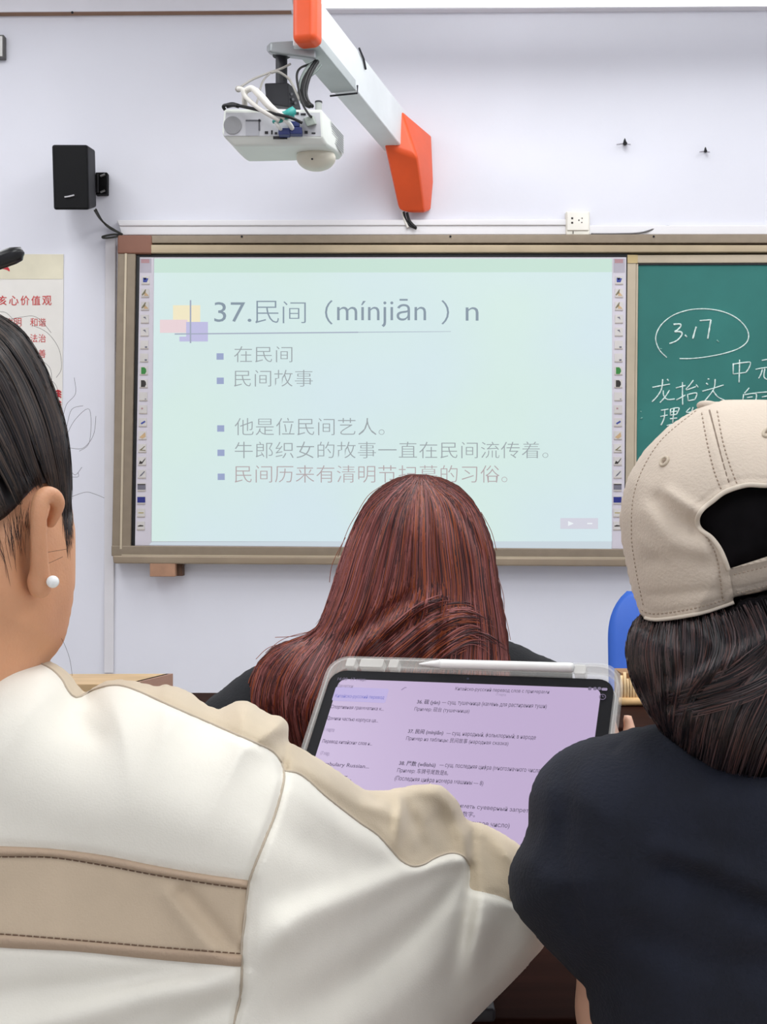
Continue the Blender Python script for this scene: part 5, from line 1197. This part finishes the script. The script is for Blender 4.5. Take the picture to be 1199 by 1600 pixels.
pr += lower_body(cx3+.02, .70, .44)
E3 = (.186, .885, .785); HV = TV*.070; W3 = tuple(T(TW+.019, .178, -.036))
pr += [('c', (.160, .825, .94), E3, .034, .034), ('c', E3, W3, .034, .024)]
pr += hand_prims(W3, -TU*.3-TV*.95, -TU, TN*1.0, .9, .10, .25)
E4 = (.42, .87, .80); W4 = (.36, 1.06, .80)
pr += [('c', (.375, .82, .945), E4, .040, .035), ('c', E4, W4, .034, .024)]; pr += hand_prims(W4, (-.3, .8, -.12), (-.8, -.3, 0), (0, 0, -1), .92, .2)
v, q = body_mesh(pr, .0055, .018)
person3 = skin('person', v, q, skin_p, frust=False); tag(person3, 'person in a beige baseball cap and dark navy T-shirt holding the tablet', 'person'); set_origin(person3, (cx3, .78, .44))
# hair under the cap
vk = Vol(955, 1430, 640, 1230, .69, .90, 4, .004)
PX, PY = vk.PX, vk.PY
S = lambda pts, w, a: stroke(PX, PY, pts, w, a)
lo = [(1004, 935), (1003, 958), (988, 974), (979, 1003), (979, 1032), (986, 1060), (1000, 1086), (1012, 1112), (1030, 1136), (1046, 1162), (1080, 1205), (1140, 1240), (1215, 1240), (1290, 1190), (1345, 1090), (1375, 1000), (1380, 900)]
up_ = [(1372, 820), (1300, 690), (1205, 645), (1110, 652), (1036, 708), (998, 780), (996, 860)]
kb_ = S([(1062, 970), (1068, 1010), (1060, 1060), (1045, 1100)], 9, -.006)+S([(1010, 985), (1005, 1040), (1022, 1100)], 12, .005)+S([(1050, 1080), (1110, 1050), (1199, 1000)], 12, .007)+S([(1050, 1100), (1120, 1085), (1199, 1040)], 10, -.006)+S([(1090, 985), (1120, 1020), (1110, 1050)], 12, .004)+S([(1060, 1090), (1085, 1120), (1050, 1155)], 9, .006)
vk.inflate(lo+up_, cC, .075, .092, .07, kb_)
capw = vc.front(vk.PX, vk.PY); kin = sd_poly(vk.PX, vk.PY, keep) > -6
kin &= ~np.isnan(capw) & (capw < 50); lim = np.where(kin, np.nan_to_num(capw, nan=0)+.0075, 0)
vk.wf = np.maximum(vk.wf, lim)
vk.V = np.minimum(vk.V, np.where(kin[..., None], vk.w[None, None, :]-lim[..., None], 1)).astype(np.float32)
vk.V = np.minimum(vk.V, np.where(vk.PY[..., None] > 900, cC+.03-vk.w[None, None, :], 1).astype(np.float32))
v, q = vk.mesh(2)
km = hair_mats('hair_dark', [(20, 17, 20), (34, 27, 30), (54, 42, 42), (16, 14, 17), (80, 64, 64), (84, 58, 54)], .4)
hair3 = skin('hair', v, q, mat('hair_base_dark', (13, 11, 13), .7, var=.2, vscale=60, spec=.06), person3)
GK = [[(990, 958), (980, 1005), (985, 1055), (1003, 1092), (1030, 1138)], [(1018, 962), (1003, 1010), (1008, 1060), (1024, 1110), (1042, 1152)], [(1060, 960), (1058, 1010), (1060, 1060), (1052, 1110), (1048, 1158)], [(1110, 952), (1122, 1005), (1108, 1055), (1078, 1100), (1062, 1175)],
      [(1155, 940), (1178, 1000), (1160, 1045), (1118, 1100), (1090, 1215)], [(1230, 915), (1250, 985), (1220, 1040), (1165, 1110), (1130, 1232)], [(1600, 880), (1330, 985), (1285, 1060), (1230, 1140), (1190, 1236)]]
strands('strands', GK, 3200, vk.front, km, hair3, r=.00045, lift=.0015, m=18, jit=3, clumps=40, clump_amp=.006, t_lo=(0, .5), t_hi=(.5, 1), fray=3)
GK2 = [[(1044, 1085), (1090, 1068), (1140, 1050), (1200, 1005)], [(1046, 1100), (1100, 1086), (1160, 1066), (1220, 1030)], [(1050, 1118), (1110, 1105), (1170, 1088), (1230, 1060)]]
strands('strands', GK2, 700, vk.front, km[1:], hair3, r=.00045, lift=.003, m=14, jit=4, clumps=20, clump_amp=.006, t_lo=(0, .4), t_hi=(.5, 1))
# cap parts
def fc(v, arr): return fld(v, arr, vc)
strap_poly = spline([(1139, 889), (1167, 883), (1199, 876), (1230, 866)], 5).tolist()+mir([(1139, 889)])+mir([(1147, 934)])+[(1199, 922.5), (1147, 934)]
sst = sd_poly(vc.PX, vc.PY, strap_poly)
fcap = np.where(capv[:, 2] < cC+.02, fc(capv, sst), -5.0)
(s1, s2), (c1, c2) = clip(capv, capt, fcap)
cw_ = to_world(capv); A_, B_, C_ = cw_[capt[:, 0]], cw_[capt[:, 1]], cw_[capt[:, 2]]; FC = np.einsum('ij,ij->i', A_, np.cross(B_, C_)).sum() < 0
cap = skin('cap', c1, c2, cap_m, person3, flip=FC); cap['label'] = 'beige cotton baseball cap worn with its strap to the camera'
s1 = s1.copy(); s1[:, 2] += .0035
skin('strap', s1, s2, cap_m, cap, flip=FC)
def capline(pts, off, r, name, m, n=60, dash=0, closed=False):
    b = MB(); L_ = on(vc, pts, off, n)
    if dash:
        for i in range(0, len(L_)-1, 2): b.tube([L_[i], L_[i+1]], r, 5)
    elif len(L_) > 1: b.tube(L_, r, 8)
    return b.build(name, m, cap, smooth=True)
opC = np.array([1165., 830.]); eL_ = [tuple(opC+(np.array(p)-opC)*1.02) for p in opL]; eR_ = [tuple(opC+(np.array(p)-opC)*1.02) for p in mir(opL)]
capline(eL_[::-1]+eR_[1:], .0002, .0015, 'opening_binding', cap_l, 110)
capline([(1109, 641), (1117, 672), (1128, 715), (1140, 757)], -.0002, .0006, 'seam', mat('cap_seam', (128, 112, 98), .9), 60)
capline(np.array(rimL)[2:]-np.array([0, 1.5]), .0002, .0013, 'rim_binding', cap_l, 50)
for pts in ([(1097, 645), (1105, 690), (1116, 735), (1127, 764)], [(1121, 642), (1130, 690), (1142, 730), (1153, 758)], [(1091, 822), (1106, 842), (1117, 862), (1124, 890), (1130, 938)], [(1002, 952), (1010, 957), (1028, 959), (1066, 954), (1105, 946), (1136, 936)],
            [(1088, 642), (1030, 692), (994, 760), (987, 830), (994, 890), (1006, 948)], [(1148, 898), (1199, 885), (1225, 878)], [(1152, 927), (1199, 916), (1230, 905)]):
    capline(pts, .0004, .00045, 'stitching', cap_d, int(max(20, d_line(np.array([0.]), np.array([0.]), pts)[0]*0+sum(np.hypot(*(np.array(a)-np.array(b_))) for a, b_ in zip(pts[1:], pts[:-1]))/3.2)), 1)
for ex_, ey_ in ((1038.5, 721), (1199, 676)):
    b = MB(); ring_ = [(ex_+6.5*math.cos(a)*.8-2.5*math.sin(a), ey_+6.5*math.sin(a)) for a in np.linspace(0, 6.3, 20)]; pts = [P(x, y, float(vc.front(x, y))-.0004) for x, y in ring_]; b.tube(pts, .0011, 6, cap=False)
    ey = b.build('eyelet', mat('eyelet_thread', (186, 172, 152), .8), cap, smooth=True)
    b = MB(); b.ell(P(ex_, ey_, float(vc.front(ex_, ey_))), (.0012, .0006, .0018)); b.build('hole', cap_d, ey, smooth=True)
b = MB(); b.ell(P(1109, 636, cC-.004), (.0088, .0088, .0042), nu=24, nv=12, rot=Matrix.Rotation(math.radians(12), 3, 'Y')); b.build('button', cap_m, cap, smooth=True)
# visor, pointing away from the camera
b = MB(); nn = 20; vc0 = P(1190, 905, cC); V_ = []
for k_ in range(2):
    for i in range(nn):
        a = math.pi*(i/(nn-1)); r_ = (.092, .155)[k_]; V_.append(Vector((headC3[0]+.004+.072*math.cos(a)*(1 if k_ == 0 else .9), cC+.035+(.055 if k_ == 0 else .125)*math.sin(a), headC3[2]+.005-.018*k_*1-.018*math.cos(a)**2)))
b.add(V_, [(i, i+1, nn+i+1, nn+i) for i in range(nn-1)]); vz = b.build('visor', cap_m, cap, smooth=True); md = vz.modifiers.new('t', 'SOLIDIFY'); md.thickness = .003
# T-shirt
vs_ = Vol(770, 1680, 1110, 1980, .68, .95, 5, .0045)
PX, PY = vs_.PX, vs_.PY
S = lambda pts, w, a: stroke(PX, PY, pts, w, a)
shl = [(1150, 1122), (1080, 1126), (1025, 1133), (994, 1137), (958, 1147), (921, 1154), (888, 1167), (862, 1185), (840, 1211), (830, 1237), (826, 1266), (825, 1292), (818, 1314), (804, 1339), (795.5, 1365), (796, 1390), (804, 1420), (826, 1449), (851, 1477), (877, 1503), (903, 1530), (914, 1541), (921, 1570), (925, 1600), (932, 1680), (935, 1800)]
shr = [(2330-x, y) for x, y in shl[1:]]
spoly = spline(shl, 5).tolist()+[(930, 2250), (1400, 2250)]+spline(shr[::-1], 5).tolist()
sbump = S([(1040, 1360), (1110, 1385), (1200, 1425)], 22, -.008)+S([(1030, 1330), (1110, 1350), (1200, 1390)], 22, .005)+S([(1140, 1165), (1175, 1195), (1220, 1240)], 12, -.006)+S([(880, 1190), (886, 1260), (880, 1340), (900, 1440)], 16, -.004)+S([(1010, 1136), (975, 1155), (960, 1170)], 6, -.005)+S([(1000, 1460), (1100, 1500), (1200, 1510)], 30, -.005)+S([(845, 1240), (850, 1290), (830, 1340)], 18, .004)
vs_.inflate(spoly, cC+.02, .08, .088, .07, sbump, raw=True)
X, Y, Z = vs_.grid()
for p in (('c', (.375, .82, .945), E4, .062, .060),): vs_.V = smax(vs_.V, prim(X, Y, Z, p).astype(np.float32), .015)
v, q = vs_.mesh(2)
shirt = skin('t_shirt', v, q, mat('shirt_navy', (17, 21, 34), .9, var=.12, vscale=30, bump=.4, bscale=400), person3); shirt['label'] = 'dark navy T-shirt'
